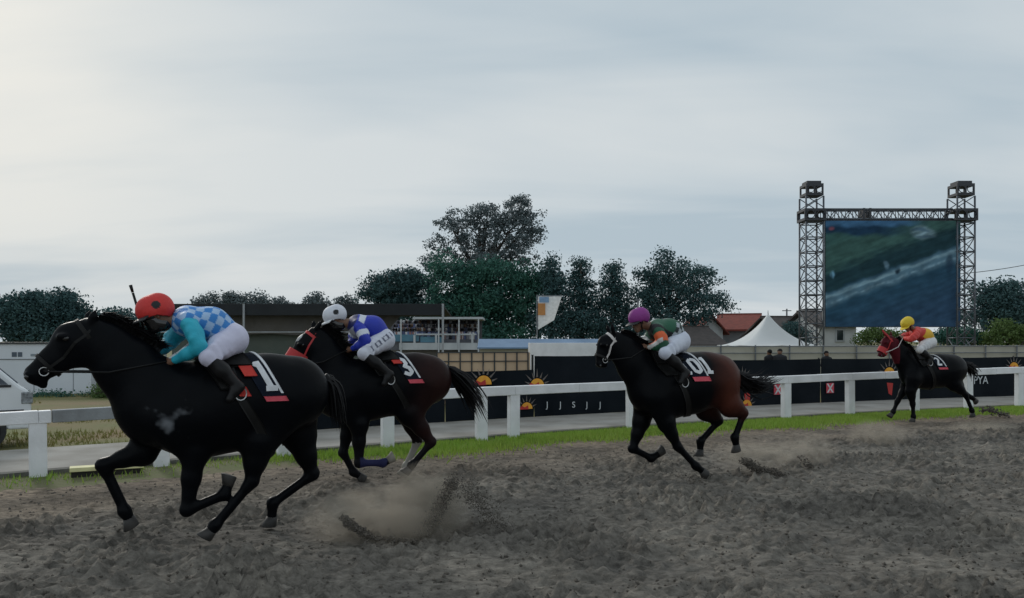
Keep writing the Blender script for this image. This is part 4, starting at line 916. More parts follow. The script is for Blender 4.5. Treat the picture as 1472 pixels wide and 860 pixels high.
def make_horse(fr, sp, label):
    """sp: torso/neck/head centre pixels with radii in metres, legs as joint pixels"""
    L = fr.L; B = Body(); Bt = Body(); Bh = Body()
    T = sp['torso']; tp = [L(x, y) for x, y, r, q in T]
    for i in range(len(T) - 1): B.cap(tp[i], tp[i + 1], T[i][2], T[i + 1][2], (T[i][3] + T[i + 1][3]) / 2, .09)
    w = sp['withers']; B.cap(L(*w[0]), L(*w[1]), w[2], w[2] * .8, .55, .12)
    N = sp['neck']; npt = [L(x, y) for x, y, r, q in N]
    for i in range(len(N) - 1): B.cap(npt[i], npt[i + 1], N[i][2], N[i + 1][2], (N[i][3] + N[i + 1][3]) / 2, .10)
    Bt.p = [q for q in B.p if True]; nB = len(B.p)
    H = sp['head']; hp = {k: L(v[0], v[1]) for k, v in H.items()}; s = sp.get('hs', 1.0)
    B.cap(hp['poll'], hp['cheek'], .105 * s, .145 * s, .62, .05); B.cap(hp['cheek'], hp['bridge'], .135 * s, .098 * s, .60, .05)
    B.cap(hp['jaw'], hp['bridge'], .11 * s, .07 * s, .62, .05)
    B.cap(hp['bridge'], hp['muzzle'], .095 * s, .078 * s, .68, .05); B.cap(hp['muzzle'], hp['chin'], .060 * s, .032 * s, .8, .03)
    mz = hp['muzzle']; ax = hp['muzzle'] - hp['bridge']; ax = ax / np.linalg.norm(ax); upv = np.array((ax[2], 0, -ax[0])); upv = upv if upv[2] > 0 else -upv
    for sg in (-1, 1):
        B.cap(mz + ax * .035 * s + upv * .03 * s + np.array((0, sg * .045 * s, 0)), mz + ax * .055 * s + upv * .005 + np.array((0, sg * .04 * s, 0)), .026 * s, .02 * s, 1, .02)   # nostril rims
        e = hp['cheek'] + (hp['bridge'] - hp['cheek']) * .12 + upv * .07 * s; B.cap(e + np.array((0, sg * .085 * s, 0)), e + np.array((.04, sg * .075 * s, 0)) , .026 * s, .02 * s, 1, .03)   # brow
        tip = L(*sp['ear'][1], lat=sg * .075); root = L(*sp['ear'][0], lat=sg * .055)
        if 'ear2' in sp and sg < 0: tip = L(*sp['ear2'][1], lat=sg * .075); root = L(*sp['ear2'][0], lat=sg * .055)
        B.cap(root, (root + tip) / 2, .034 * s, .03 * s, .7, .02); B.cap((root + tip) / 2, tip, .03 * s, .006, .7, .01)
    Bh.p = B.p[nB:] ; Bh.p = [q for q in Bh.p]; nH = len(Bh.p)
    hooves = []
    for kind, lat, px in sp['legs']:
        sc = sp.get('ls', 1.15)
        if kind == 'f':
            pts = [L(px[0][0], px[0][1], lat * 1.15), L(px[1][0], px[1][1], lat), L(px[2][0], px[2][1], lat), L(px[3][0], px[3][1], lat), L(px[4][0], px[4][1], lat)]
            sh, el, kn, ft, hf = pts
            B.cap(sh, el, .19, .125, .62, .08); m1 = el + (kn - el) * .45; B.chain([el, m1, kn], [.112, .078, .052], .9, .05)
        else:
            pts = [L(px[0][0], px[0][1], lat * .95), L(px[1][0], px[1][1], lat), L(px[2][0], px[2][1], lat), L(px[3][0], px[3][1], lat), L(px[4][0], px[4][1], lat)]
            sh, el, kn, ft, hf = pts
            B.cap(sh, el, .27, .17, .58, .09); Bt.p.append(B.p[-1]); m1 = el + (kn - el) * .5; B.chain([el, m1, kn], [.150, .098, .058], .85, .06)
            dr = (kn - ft); dr /= np.linalg.norm(dr); B.cap(kn, kn + dr * .045, .042, .030, .8, .03)          # point of hock
        r = .036 * sc
        B.cap(kn, kn + (ft - kn) * .12, .056 * sc, .046 * sc, .95, .03); B.cap(kn + (ft - kn) * .1, ft, r * 1.05, r, .9, .03)
        tn = np.cross((ft - kn) / (np.linalg.norm(ft - kn) + 1e-6), (0, 1, 0)); tn = tn if tn[0] < 0 else -tn
        B.cap(kn + (ft - kn) * .15 + tn * .018, ft + tn * .014, .022, .026, .8, .03)                         # tendon
        B.cap(ft, ft + (hf - ft) * .05, .049 * sc, .046 * sc, 1, .03); dh = hf - ft; dl = np.linalg.norm(dh); dh /= dl; ps = ft + dh * max(dl - .085, .03)
        B.cap(ft, ps, .040 * sc, .040 * sc, 1, .03); hooves.append((ps, dh, kind, lat, ft))
    root = thing('horse', label, 'horse', fr.o, fr.rz)
    V, Fq = B.mesh(sp['res']); col = sp['colour'](V, fr)
    raw('body', V, Fq, M['coat'], root, smooth=True, col=col)
    # hooves
    for (ps, dh, kind, lat, ft) in hooves:
        d = Vector(dh); fw = Vector((dh[2], 0, -dh[0])); fw = fw if fw.x > 0 else -fw
        sd = d.cross(fw).normalized(); mb = MB(); n = 14; v = []
        for k, (t, rr, sh) in enumerate(((-.012, .044, 0), (.03, .052, .010), (.078, .064, .022), (.085, .06, .022))):
            for j in range(n):
                a = 2 * math.pi * j / n; v.append(Vector(ps) + d * t + fw * (sh + rr * 1.12 * math.cos(a)) + sd * rr * math.sin(a))
        f = [tuple(range(n))[::-1], tuple(range(3 * n, 4 * n))] + [(k * n + j, k * n + (j + 1) % n, (k + 1) * n + (j + 1) % n, (k + 1) * n + j) for k in range(3) for j in range(n)]
        mb.add(v, f).build('hoof', M[sp.get('hoofmat', {}).get((kind, lat > 0), 'hoof')], root, smooth=True)
    for sg in (-1, 1):
        e = hp['cheek'] + (hp['bridge'] - hp['cheek']) * .14 + upv * .055 * s
        q = B.out(e, np.array((0.0, sg, 0.0)), -0.012, .3); MB().ball(q, (.024 * s, .016 * s, .020 * s), 10, 7).build('eye', M['eye'], root, smooth=True)
        q = mz + ax * .052 * s + upv * .022 * s + np.array((0, sg * .062 * s, 0)); MB().ball(q, (.016 * s, .006 * s, .02 * s), 8, 6).build('nostril', M['eye'], root, smooth=True)
    # mane and tail
    rg = random.Random(len(label)); mb = MB(); crest = sp['crest']
    cp = [L(*c) for c in crest]
    n = sp.get('mane_n', 220); rn = np.random.default_rng(n + len(label)); t = rn.random(n) * (len(cp) - 1); k = np.minimum(t.astype(int), len(cp) - 2); ca = np.array(cp); c = ca[k] + (ca[k + 1] - ca[k]) * (t - k)[:, None]
    rts = Bt.out(c, np.stack([rn.uniform(-.1, .1, n), rn.uniform(-.12, .12, n), np.ones(n)], 1), -.01, .5)
    for rt in rts:
        Lh = sp.get('mane_l', .16) * rg.uniform(.5, 1.2); side = rg.choice((1, 1, -1)) * rg.uniform(.1, .6)
        p1 = Vector(rt) + Vector((-.3, side * .5, .45)) * Lh; p2 = Vector(rt) + Vector((-1.0, side * 1.0, .25 + rg.uniform(-.3, .3))) * Lh
        mb.tube([rt, p1, p2], [.014, .012, .001], 3, False)
    mb.build('mane', M['hair'], root)
    tl = [Vector(L(*c, lat=0)) for c in sp['tail']]; mb = MB()
    def bez(u):
        n = len(tl) - 1; q = u * n; k = min(int(q), n - 1); a = q - k
        p0, p1, p2, p3 = tl[max(k - 1, 0)], tl[k], tl[k + 1], tl[min(k + 2, n)]
        return 0.5 * ((2 * p1) + (p2 - p0) * a + (2 * p0 - 5 * p1 + 4 * p2 - p3) * a * a + (3 * p1 - p0 - 3 * p2 + p3) * a ** 3)
    for i in range(150):
        of = Vector((rg.gauss(0, 1), rg.gauss(0, 1), rg.gauss(0, 1))) * sp.get('tail_w', .05); le = rg.uniform(.6, 1.0); pts = []; ww = rg.uniform(0, 6)
        for j in range(8):
            u = j / 7 * le; sprd = .35 + 1.6 * u * (1 - .35 * u); pts.append(bez(u) + of * sprd + Vector((0, 0, .012 * math.sin(u * 9 + ww))))
        mb.tube(pts, [.012, .013, .012, .011, .010, .008, .005, .001], 3, False)
    mb.build('tail', M['hair'], root)
    dock = MB(); dock.tube([bez(0) + (tl[0] - tl[1]) * .3, bez(.12), bez(.3)], [.05, .045, .02], 8); dock.build('dock', M['hair'], root, smooth=True)
    # bridle
    def band(name, c, axis, w, m, off=.006, n=26, t=.4):
        axis = np.array(axis) / np.linalg.norm(axis); y = np.array((0, 1.0, 0)); u = np.cross(axis, y); pts = []; nr = []
        a = np.linspace(0, 2 * math.pi, n + 1); nr = u * np.cos(a)[:, None] + y * np.sin(a)[:, None]; pts = Bh.out(np.tile(np.array(c), (n + 1, 1)), nr, off, t)
        mb = MB(); ribbon_mesh(mb, pts, nr, w); return mb.build(name, m, root, smooth=False)
    tk = sp['tack']; axh = hp['muzzle'] - hp['cheek']
    band('noseband', hp['bridge'] + (hp['muzzle'] - hp['bridge']) * tk.get('nose_t', .35), axh, tk.get('nose_w', .03), M[tk['nose']], tk.get('nose_off', .006), t=.25)
    if tk.get('brow'):
        band('browband', hp['poll'] + (hp['cheek'] - hp['poll']) * .25, hp['cheek'] - hp['poll'], .035, M[tk['brow']], .006, t=.3)
    for sg in (-1, 1):
        bitp = hp['muzzle'] + (hp['bridge'] - hp['muzzle']) * .35 - upv * .02 * s
        path = [hp['poll'] + np.array((0, 0, .02)), hp['poll'] * .6 + hp['cheek'] * .4, hp['cheek'] * .9 + hp['jaw'] * .1, hp['jaw'] * .4 + hp['bridge'] * .6, bitp]
        pts, nr = [], []
        for i in range(13):
            q = i / 12 * 4; k = min(int(q), 3); c = path[k] + (path[k + 1] - path[k]) * (q - k); g = Bh.out(c, np.array((0., sg, 0.)), .004, .3); pts.append(g); nr.append((0, sg, 0))
        mb = MB(); ribbon_mesh(mb, pts, nr, .022); mb.build('cheek_strap', M[tk['strap']], root)
        bt = Vector(pts[-1]); ring = MB(); ring.tube([bt + Vector((math.cos(a) * .035, sg * .004, math.sin(a) * .035)) for a in np.linspace(0, 2 * math.pi, 15)], .005, 5, False); ring.build('bit_ring', M['metal'], root)
        hd = Vector(L(*sp['hands'], lat=sg * .07)); mid = (bt + hd) / 2 + Vector((0, sg * .12, -.05)); mb = MB()
        pp = [bt, bt * .6 + mid * .4 + Vector((0, sg * .04, 0)), mid, hd * .7 + mid * .3, hd]
        pp = [bt] + [Vector(B.out(np.array((p.x, 0, p.z)), np.array((0., sg, 0.)), .012, .6)) if B.dist(np.array(p)) < .012 else p for p in pp[1:-1]] + [hd]
        mb.tube(pp, .008, 5); mb.build('rein', M[tk.get('rein', 'leather')], root)
    # girth, saddle, number cloth
    def around(x, ang, off, zc):
        a = np.array(ang); p = np.stack([x, np.zeros_like(x), np.full_like(x, zc)], -1); d = np.stack([np.zeros_like(x), np.sin(a), np.cos(a)], -1); return Bt.out(p, d, off, .75)
    cl = sp['cloth']; c0, c1 = L(*cl['front'], lat=.25), L(*cl['back'], lat=.25); zc = cl.get('zc', tp[2][2]); amax = R(cl.get('amax', 82)); shear = cl.get('shear', -.10)
    def cloth(name, xa, xb, a0, a1, m, off, nu=14, nv=40, thick=.008):
        U, A = np.meshgrid(np.linspace(0, 1, nu), np.linspace(a0, a1, nv)); X = xa + (xb - xa) * U + shear * np.abs(A)
        wob = .004 * np.sin(U * 9 + A * 5)
        P1 = around(X, A, off, zc) ; P2 = around(X, A, off + thick, zc) + wob[..., None] * 0; v = np.concatenate([P1.reshape(-1, 3), P2.reshape(-1, 3)]); n = nu * nv
        i = np.arange(n).reshape(nv, nu); q = np.stack([i[:-1, :-1], i[:-1, 1:], i[1:, 1:], i[1:, :-1]], -1).reshape(-1, 4)
        rim = np.concatenate([i[0, :], i[1:, -1], i[-1, -2::-1], i[-2:0:-1, 0]]); r2 = np.roll(rim, -1); e = np.stack([rim, r2, r2 + n, rim + n], 1)
        return raw(name, v, np.concatenate([q, q[:, ::-1] + n, e]), m, root, smooth=True)
    xa, xb = c0[0], c1[0]
    cloth('number_cloth', xa, xb, -amax, amax, M['cloth_navy'], .010)
    hemw = cl.get('hem', .10)
    for sg in (-1, 1):
        a0, a1 = (amax * (1 - hemw), amax * 1.005) if sg > 0 else (-amax * 1.005, -amax * (1 - hemw))
        cloth('hem', xa + (xb - xa) * .02, xb - .003, a0, a1, M['cloth_pink'], .0185, 8, 8)
    cloth('rear_piping', xb + .025, xb + .002, -amax * .86, amax * .86, M['cloth_white'], .0185, 3, 40)
    if cl.get('pad'):
        for sg in (-1, 1):
            for (q0, q1, p0, p1) in cl['pad']: cloth('saddle_pad', xa + p0, xa + p1, *sorted((sg * R(q0), sg * R(q1))), M['cloth_red'], .036, 8, 10)
    cloth('saddle', xa + .30, xa - .06, -R(34), R(34), M['leather'], .032, thick=.025)
    cloth('saddle_flap', xa + .32, xa + .16, -R(66), R(66), M['leather'], .026, thick=.006)
    cloth('girth', xa + .24, xa + .15, R(60), R(300), M['leather'], .008, 6, 60)
    # number on both flanks
    num = cl['num']; hgt = cl.get('numh', .16)
    for sg in (-1, 1):
        mb = MB(); ncx = L(*cl['numpos'], lat=.28); am = cl.get('numa', amax * .5)
        for gi, g in enumerate(num):
            oxg = (gi - (len(num) - 1) / 2) * hgt * .62
            for st in GLYPH[g]:
                dense = []
                for (p, q) in zip(st[:-1], st[1:]):
                    for k in range(5): dense.append((p[0] + (q[0] - p[0]) * k / 5, p[1] + (q[1] - p[1]) * k / 5))
                dense.append(st[-1]); dd = np.array(dense) * hgt * .5
                X = ncx[0] - sg * (dd[:, 0] + oxg) * 1.0 + shear * (am - dd[:, 1] / .36) * 1.0 - shear * am; A = sg * (am - dd[:, 1] / .36)
                pts = around(X, A, .0225, zc); nr = sdf_normal(Bt, pts); ribbon_mesh(mb, pts, nr, hgt * .17)
        mb.build('number', M['cloth_white'], root)
    for sg in (-1, 1):     # stirrup irons
        st = Vector(L(*sp['stirrup'], lat=sg * .36)); mb = MB()
        mb.tube([st + Vector((.0, 0, 0)) + Vector((math.cos(a) * .05, 0, math.sin(a) * .06)) for a in np.linspace(0, 2 * math.pi, 13)], .007, 5, False); mb.build('stirrup', M['metal'], root)
        q = B.out(np.array((st.x + .05, 0, zc)), np.array((0, math.sin(sg * R(35)), math.cos(R(35)))), .03, .75); mb = MB(); ribbon_mesh(mb, [Vector(q), (Vector(q) + st) / 2 + Vector((0, sg * .03, 0)), st + Vector((0, 0, .06))], [(0, sg, .3)] * 3, .022); mb.build('stirrup_leather', M['leather'], root)
    return root, B

# coat colours ------------------------------------------------------
BLK = np.array((0.0028, 0.0036, 0.0052))
def near(V, c, r): return np.clip(1.3 - np.linalg.norm(V - np.array(c), axis=1) / r, 0, 1)
def noise3(V, s): return gnoise(V[:, 0] * s + V[:, 1] * s * .7, V[:, 2] * s - V[:, 1] * s * .4)

# ------------------------------------------------------------------ jockeys
M['skin'] = mat('brown_skin', (0.20, 0.105, 0.065), (0.16, 0.08, 0.05), 0.55, 8)
M['fabric'] = mat('silk_fabric', (1, 1, 1), (.84, .84, .87), 0.6, 6, 0.7, 9, attr='col')
M['boot'] = mat('black_boot_leather', (0.005, 0.005, 0.006), (0.009, 0.009, 0.01), 0.4, 10, spec=0.25)
M['gog'] = mat('goggle_lens', (0.01, 0.01, 0.012), None, 0.08, spec=0.8)
def make_jockey(fr, J, label):
    L = fr.L; root = thing('person', label, 'person', fr.o, fr.rz); res = J['res']
    sh = {s: L(*J['shoulder'], lat=s * .165) for s in (-1, 1)}; hip = {s: L(*J['hip'], lat=s * .11) for s in (-1, 1)}
    el = {1: L(*J['elbow'], lat=J.get('el_lat', .27)), -1: L(*J['elbow_far'], lat=-.25)}; ha = {1: L(*J['hand'], lat=.09), -1: L(*J['hand_far'], lat=-.09)}
    kn = {s: L(*J['knee'], lat=s * .33) for s in (-1, 1)}; an = {s: L(*J['ankle'], lat=s * .37) for s in (-1, 1)}; toe = {s: L(*J['toe'], lat=s * .40) for s in (-1, 1)}
    shc, hc = (sh[1] + sh[-1]) / 2, (hip[1] + hip[-1]) / 2
    hd = L(*J['head']); ch = L(*J['chin']); up = hd - ch; up = up / np.linalg.norm(up); fw = np.array((up[2], 0, -up[0])); fw = fw if fw[0] > 0 else -fw
    S = J.get('s', 1.0); lat = np.array((0, 1.0, 0)); bulge = J.get('bulge', .06); tdir = shc - hc; tn = np.array((-tdir[2], 0, tdir[0])); tn = tn / np.linalg.norm(tn); tn = tn if tn[2] > 0 else -tn
    mid = (shc + hc) / 2 + tn * bulge
    nk = hd - up * .10 * S - fw * .03 * S
    # body: one continuous skin
    B = Body()
    B.cap(hd + up * .02 - fw * .01, hd - fw * .0 - up * .01, .092 * S, .088 * S, .86, .03); B.cap(hd - up * .05 + fw * .03, hd - up * .11 * S + fw * .062 * S, .062 * S, .036 * S, .85, .03)      # skull, jaw
    B.cap(hd + fw * .088 * S - up * .015, hd + fw * .106 * S - up * .052 * S, .012, .018, 1, .015)                                                       # nose
    B.cap(hd + fw * .085 * S - up * .083 * S - lat * .02, hd + fw * .085 * S - up * .083 * S + lat * .02, .012, .012, 1, .01)                            # lips
    B.cap(hd + fw * .078 * S + up * .012 - lat * .035, hd + fw * .078 * S + up * .012 + lat * .035, .014, .014, 1, .02)                                  # brow
    for s in (-1, 1): B.cap(hd - fw * .005 + lat * s * .083 * S + up * .012, hd - fw * .01 + lat * s * .085 * S - up * .035, .014, .010, .7, .01)          # ears
    B.cap(nk + up * .03, shc + tn * .02, .052 * S, .07, 1, .05)
    B.chain([shc, mid, hc], [.11, .12, .12], 1.15, .06)
    for s in (-1, 1):
        B.cap(shc, sh[s], .08, .058, 1, .05); B.chain([sh[s], el[s], ha[s]], [.052, .040, .026], 1, .03)
        B.chain([hip[s], kn[s], an[s], toe[s]], [.085, .058, .038, .032], 1, .04)
        fd = ha[s] - el[s]; fd /= np.linalg.norm(fd); dn = np.array((0.2, 0, -1.0)); pal = ha[s] + fd * .035
        B.cap(ha[s], pal + fd * .02, .026, .030, .7 if False else 1, .02)
        for i, (o_, l_) in enumerate(((-.030, .9), (-.010, 1.0), (.010, .95), (.028, .8))):
            b0 = pal + fd * .03 + np.array((0, 0, .015)) + np.array((0, o_ * .5, -o_ * .8)); k1 = b0 + fd * .022 * l_ - lat * s * .012; k2 = k1 - lat * s * .022 * l_ - fd * .012; k3 = k2 - fd * .024 * l_
            B.chain([pal + (b0 - pal) * .5, b0, k1, k2, k3], [.011, .0105, .010, .0095, .008], 1, .006)
        B.chain([ha[s] + fd * .015 + np.array((0, 0, .02)), ha[s] + fd * .045 + np.array((0, -s * .012, .038)), ha[s] + fd * .07 + np.array((0, -s * .018, .028))], [.012, .0105, .008], 1, .008)
    V, Fq = B.mesh(res * .85); raw('body', V, Fq, M['skin'], root, smooth=True)
    def part(name, Bd, m, colf=None, r=None):
        V, Fq = Bd.mesh(r or res); col = colf(V) if colf else None
        return raw(name, V, Fq, m, root, smooth=True, col=col)
    # silks: torso and sleeves
    A = Body(); A.chain([shc + tn * .0, mid, hc - (hc - mid) * .12], [.135, .150, .145], 1.18, .07); A.cap(nk * .25 + shc * .75, shc, .072, .1, 1, .05)
    for s in (-1, 1): A.cap(shc, sh[s], .115, .085, 1, .05)
    part('shirt', A, M['fabric'], lambda V: J['shirt'](V, fr, dict(sh=shc, hip=hc, tn=tn, nk=nk)))
    for s in (-1, 1):
        A = Body(); m1 = (sh[s] + el[s]) / 2 + np.array((-.01, s * .01, 0)); wr = ha[s] + (el[s] - ha[s]) * .14
        A.chain([sh[s] + (el[s] - sh[s]) * .04, m1, el[s]], [.080, .070, .058], 1, .04); A.chain([el[s], (el[s] + wr) / 2, wr], [.058, .052, .038], 1, .04)
        for i in range(3):      # rucked cloth
            c = sh[s] + (el[s] - sh[s]) * (.25 + .28 * i); A.cap(c + np.array((.03, s * .04, .03)), c + np.array((-.03, s * .05, -.02)), .045, .04, 1, .03)
        part('sleeve', A, M['fabric'], lambda V, s=s: J['sleeve'](V, fr, dict(sh=sh[s], el=el[s], ha=ha[s])))
    A = Body(); A.cap(hc - (hc - mid) * .1, hc, .150, .155, 1.1, .07)
    for s in (-1, 1):
        A.cap(hip[s] + np.array((-.03, 0, -.01)), hip[s] + (kn[s] - hip[s]) * .45, .135, .105, 1, .06); A.cap(hip[s] + (kn[s] - hip[s]) * .45, kn[s], .105, .072, 1, .05); A.cap(kn[s], kn[s] + (an[s] - kn[s]) * .18, .072, .058, 1, .04)
        for i in range(4):
            c = hip[s] + (kn[s] - hip[s]) * (.15 + .2 * i); A.cap(c + np.array((.02, s * .075, .05)), c + np.array((-.04, s * .08, -.04)), .03, .024, 1, .03)
    part('breeches', A, M['fabric'], lambda V: J['breeches'](V, fr, dict(hip=hip[1], kn=kn[1])))
    for s in (-1, 1):
        A = Body(); d = an[s] - kn[s]; A.chain([kn[s] + d * .14, kn[s] + d * .45, an[s]], [.068, .066, .046], 1, .04); hl = an[s] + (an[s] - toe[s]) * .25 + np.array((0, 0, -.03))
        A.cap(an[s], hl, .045, .034, 1, .03); A.chain([hl, (hl + toe[s]) / 2 + np.array((0, 0, .012)), toe[s]], [.034, .042, .034], 1, .03)
        part('boot', A, M['boot'])
    # helmet with peak, silk cap, emblem; goggles; chin strap
    hm = Body(); c = hd + up * .045 * S - fw * .005; hr = J.get('hr', .128)
    hm.cap(c - fw * .03, c + fw * .025, hr, hr * .97, .9, .03)
    V, Fq = hm.mesh(res); keepm = ((V - hd) @ up) > -.012 - .10 * np.clip(-((V - hd) @ fw) / .12, 0, 1) * 0.6
    fk = Fq[keepm[Fq].all(1)]; us = np.unique(fk); rm = -np.ones(len(V), int); rm[us] = np.arange(len(us))
    hob = raw('helmet', V[us], rm[fk], M['fabric'], root, smooth=True, col=J['helmet'](V[us], fr, dict(c=c, up=up, fw=fw)))
    md = hob.modifiers.new('shell', 'SOLIDIFY'); md.thickness = .012; md.offset = -1
    mb = MB(); v = []; n = 13
    for i in range(n):
        a = R(-62 + 124 * i / (n - 1)); rr = hr + .022
        base = c + fw * (math.cos(a) * rr * .93) + lat * (math.sin(a) * rr * .86) - up * .045
        tipp = base + fw * .075 * math.cos(a) ** .8 - up * .022
        for q in (base, tipp, tipp + up * .010, base + up * .012): v.append(q)
    f = []
    for i in range(n - 1):
        for j in range(4): f.append((i * 4 + j, i * 4 + (j + 1) % 4, i * 4 + 4 + (j + 1) % 4, i * 4 + 4 + j))
    mb.add(v, f + [(0, 1, 2, 3), tuple(4 * (n - 1) + j for j in (3, 2, 1, 0))]).build('peak', J['peakm'], root, smooth=True)
    mb = MB(); pts = [hd + fw * math.cos(a) * .112 * S + lat * math.sin(a) * .09 * S + up * .000 for a in np.linspace(-1.3, 1.3, 11)]; nr = [fw * math.cos(a) + lat * math.sin(a) for a in np.linspace(-1.3, 1.3, 11)]
    ribbon_mesh(mb, pts, nr, .055 * S); mb.build('goggles', M['gog'], root, smooth=True)
    for s in (-1, 1) if not J.get('mask') else ():
        mb = MB(); mb.tube([hd + lat * s * .088 * S + up * .0, hd + lat * s * .078 * S - up * .06 * S + fw * .03, ch + lat * s * .01 + up * .0 - up * .008], .008, 5); mb.build('chin_strap', M['leather'], root)
    if J.get('mask'):
        A = Body(); A.cap(hd - up * .035 * S + fw * .045 * S, hd - up * .11 * S + fw * .058 * S, .078 * S, .050 * S, .95, .03); A.cap(nk, hd - up * .08 * S + fw * .01, .068, .078, 1, .03); part('face_cover', A, J['mask'])
    return root, dict(ha=ha, el=el)

def const(c): return lambda V, fr=None, q=None: np.tile(np.array(c), (len(V), 1))

# ------------------------------------------------------------------ the four runners
def shoulder_sheen(V, fr):  # grey-white sheen on the near shoulder, painted into the black coat colour
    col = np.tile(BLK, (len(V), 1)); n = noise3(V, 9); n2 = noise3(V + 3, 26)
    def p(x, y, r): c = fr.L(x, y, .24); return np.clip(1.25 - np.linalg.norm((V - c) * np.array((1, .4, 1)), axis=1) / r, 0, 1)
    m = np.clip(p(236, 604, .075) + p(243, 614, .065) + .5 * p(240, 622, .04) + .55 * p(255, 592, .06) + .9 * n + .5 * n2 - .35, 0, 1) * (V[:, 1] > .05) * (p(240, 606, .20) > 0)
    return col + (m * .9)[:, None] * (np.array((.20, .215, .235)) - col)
fr1 = Frame(275, 779, 27)
H1 = dict(res=.0135, colour=shoulder_sheen,
    torso=[(226, 590, .32, .78), (286, 590, .415, .70), (336, 580, .42, .70), (382, 568, .37, .76), (420, 564, .345, .78)],
    withers=((242, 540), (292, 548), .12),
    neck=[(214, 562, .32, .66), (181, 526, .245, .52), (148, 494, .178, .48), (132, 482, .13, .6)],
    head=dict(poll=(131, 478), cheek=(108, 491), jaw=(113, 508), bridge=(78, 518), muzzle=(52, 538), chin=(62, 553)), hs=1.15,
    ear=((131, 464), (138, 445)), ear2=((126, 463), (130, 446)), crest=[(140, 470), (165, 485), (190, 505), (225, 535)], mane_l=.12, mane_n=420,
    legs=[('f', -.14, [(226, 600), (205, 650), (148, 669), (179, 735), (193, 757)]), ('f', .14, [(240, 600), (280, 650), (269, 733), (322, 711), (333, 684)]),
          ('h', .15, [(412, 572), (372, 635), (362, 692), (309, 755), (296, 775)]), ('h', -.15, [(420, 572), (430, 625), (449, 682), (392, 723), (390, 757)])],
    tail=[(468, 545), (478, 556), (484, 580), (487, 612)], tail_w=.03,
    tack=dict(nose='leather', brow='leather', strap='leather', nose_w=.028), hands=(244, 519), stirrup=(346, 566),
    cloth=dict(front=(334, 540), back=(367, 528), num='1', numpos=(379, 530), numh=.29, numa=R(46), amax=84, shear=-.19, pad=[(24, 48, .06, -.05), (62, 76, .20, .10)], hem=.09))
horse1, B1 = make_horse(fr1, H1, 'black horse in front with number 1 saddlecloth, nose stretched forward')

def checks1(V, fr, q):
    t = q['sh'] - q['hip']; t = t / np.linalg.norm(t); a = (V - q['hip']) @ t; r = V - q['hip'] - a[:, None] * t; ang = np.arctan2(r[:, 1], r @ q['tn'])
    c = (np.floor(a / .062) + np.floor(ang / .42)) % 2
    return np.where(c[:, None] > 0, np.array((.03, .23, .62)), np.array((.38, .56, .80)))
def blue_breeches(V, fr, q): return np.tile(np.array((.66, .65, .80)), (len(V), 1))
def cap_emblem(base, em=(.01, .012, .015), rim=None):
    def f(V, fr, q):
        col = np.tile(np.array(base), (len(V), 1)); c = q['c'] + np.array((0, .115, 0)) + q['up'] * .03 - q['fw'] * .02
        d = np.linalg.norm(V - c, axis=1); col[d < .036] = em
        if rim is not None:
            b = (V - q['c']) @ q['up']; col[(b > -.058) & (b < -.035)] = rim
        return col
    return f
J1 = dict(res=.0085, head=(224, 452), chin=(236, 481), shoulder=(270, 462), hip=(330, 487), elbow=(287, 500), hand=(247, 520), elbow_far=(243, 494), hand_far=(224, 509), knee=(300, 514), ankle=(342, 556), toe=(330, 574), hr=.136, el_lat=.30, bulge=.05,
    shirt=checks1, sleeve=const((.02, .44, .58)), breeches=blue_breeches, helmet=cap_emblem((.66, .035, .03)), peakm=M['blackplastic'], mask=M['gog'])
person1, j1 = make_jockey(fr1, J1, 'jockey in red helmet and cyan checked silks crouching on the leading horse')

def whip(fr, a, b, lat, label, m, r=.007):
    pa, pb = Vector(fr.L(*a, lat=lat)), Vector(fr.L(*b, lat=lat)); o = thing('riding_whip', label, 'whip', fr.o, fr.rz)
    MB().tube([pa, pa * .65 + pb * .35, pb], [r * 1.2, r, r * .9], 7).build('shaft', m, o, smooth=True)
    MB().tube([pb + (pb - pa).normalized() * .003, pb + (pb - pa).normalized() * .07], [r * .95, r * 1.25], 7).build('tip', m, o, smooth=True)
    MB().tube([pa - (pb - pa).normalized() * .12, pa - (pb - pa).normalized() * .003], [r * 1.9, r * 1.7], 7).build('grip', m, o, smooth=True); return o
whip(fr1, (216, 503), (191, 421), -.10, 'black riding whip held upright beside the red helmet', M['leather'], .012)
whip(fr1, (254, 509), (271, 495), .02, 'short white whip under the arm of the cyan-sleeved jockey', M['cloth_white'], .010)

fr2 = Frame(560, 691, 20)
def coat2(V, fr):
    col = np.tile(BLK * 1.0, (len(V), 1)); x0 = fr.L(575, 560)[0]; m = np.clip((x0 - V[:, 0]) / .35 + .4 * noise3(V, 5), 0, 1)[:, None]
    col = col + m * (np.array((.026, .011, .010)) - col); z = V[:, 2]
    low = np.clip((.62 - z) / .25, 0, 1)[:, None]; col = col + low * (np.array((.008, .008, .010)) - col)
    lx = fr.L(589, 655, -.14); sock = np.clip(1.3 - np.abs(V - np.array(lx)) @ np.array((1, 0, 0)) / .16, 0, 1) * (np.abs(z - lx[2]) < .17) * (V[:, 1] < -.04)
    col = col + np.clip(sock * 2, 0, 1)[:, None] * (np.array((.40, .38, .33)) - col)
    fx = fr.L(536, 666, .13); b = ((np.abs(V[:, 0] - fx[0]) < .17) & (np.abs(z - fx[2]) < .09) & (V[:, 1] > .04)); col[b] = (.028, .03, .085)
    st = fr.L(429, 484); s = (np.linalg.norm((V - st) * np.array((1, .9, .7)), axis=1) < .055); col[s] = (.5, .5, .5)
    return col
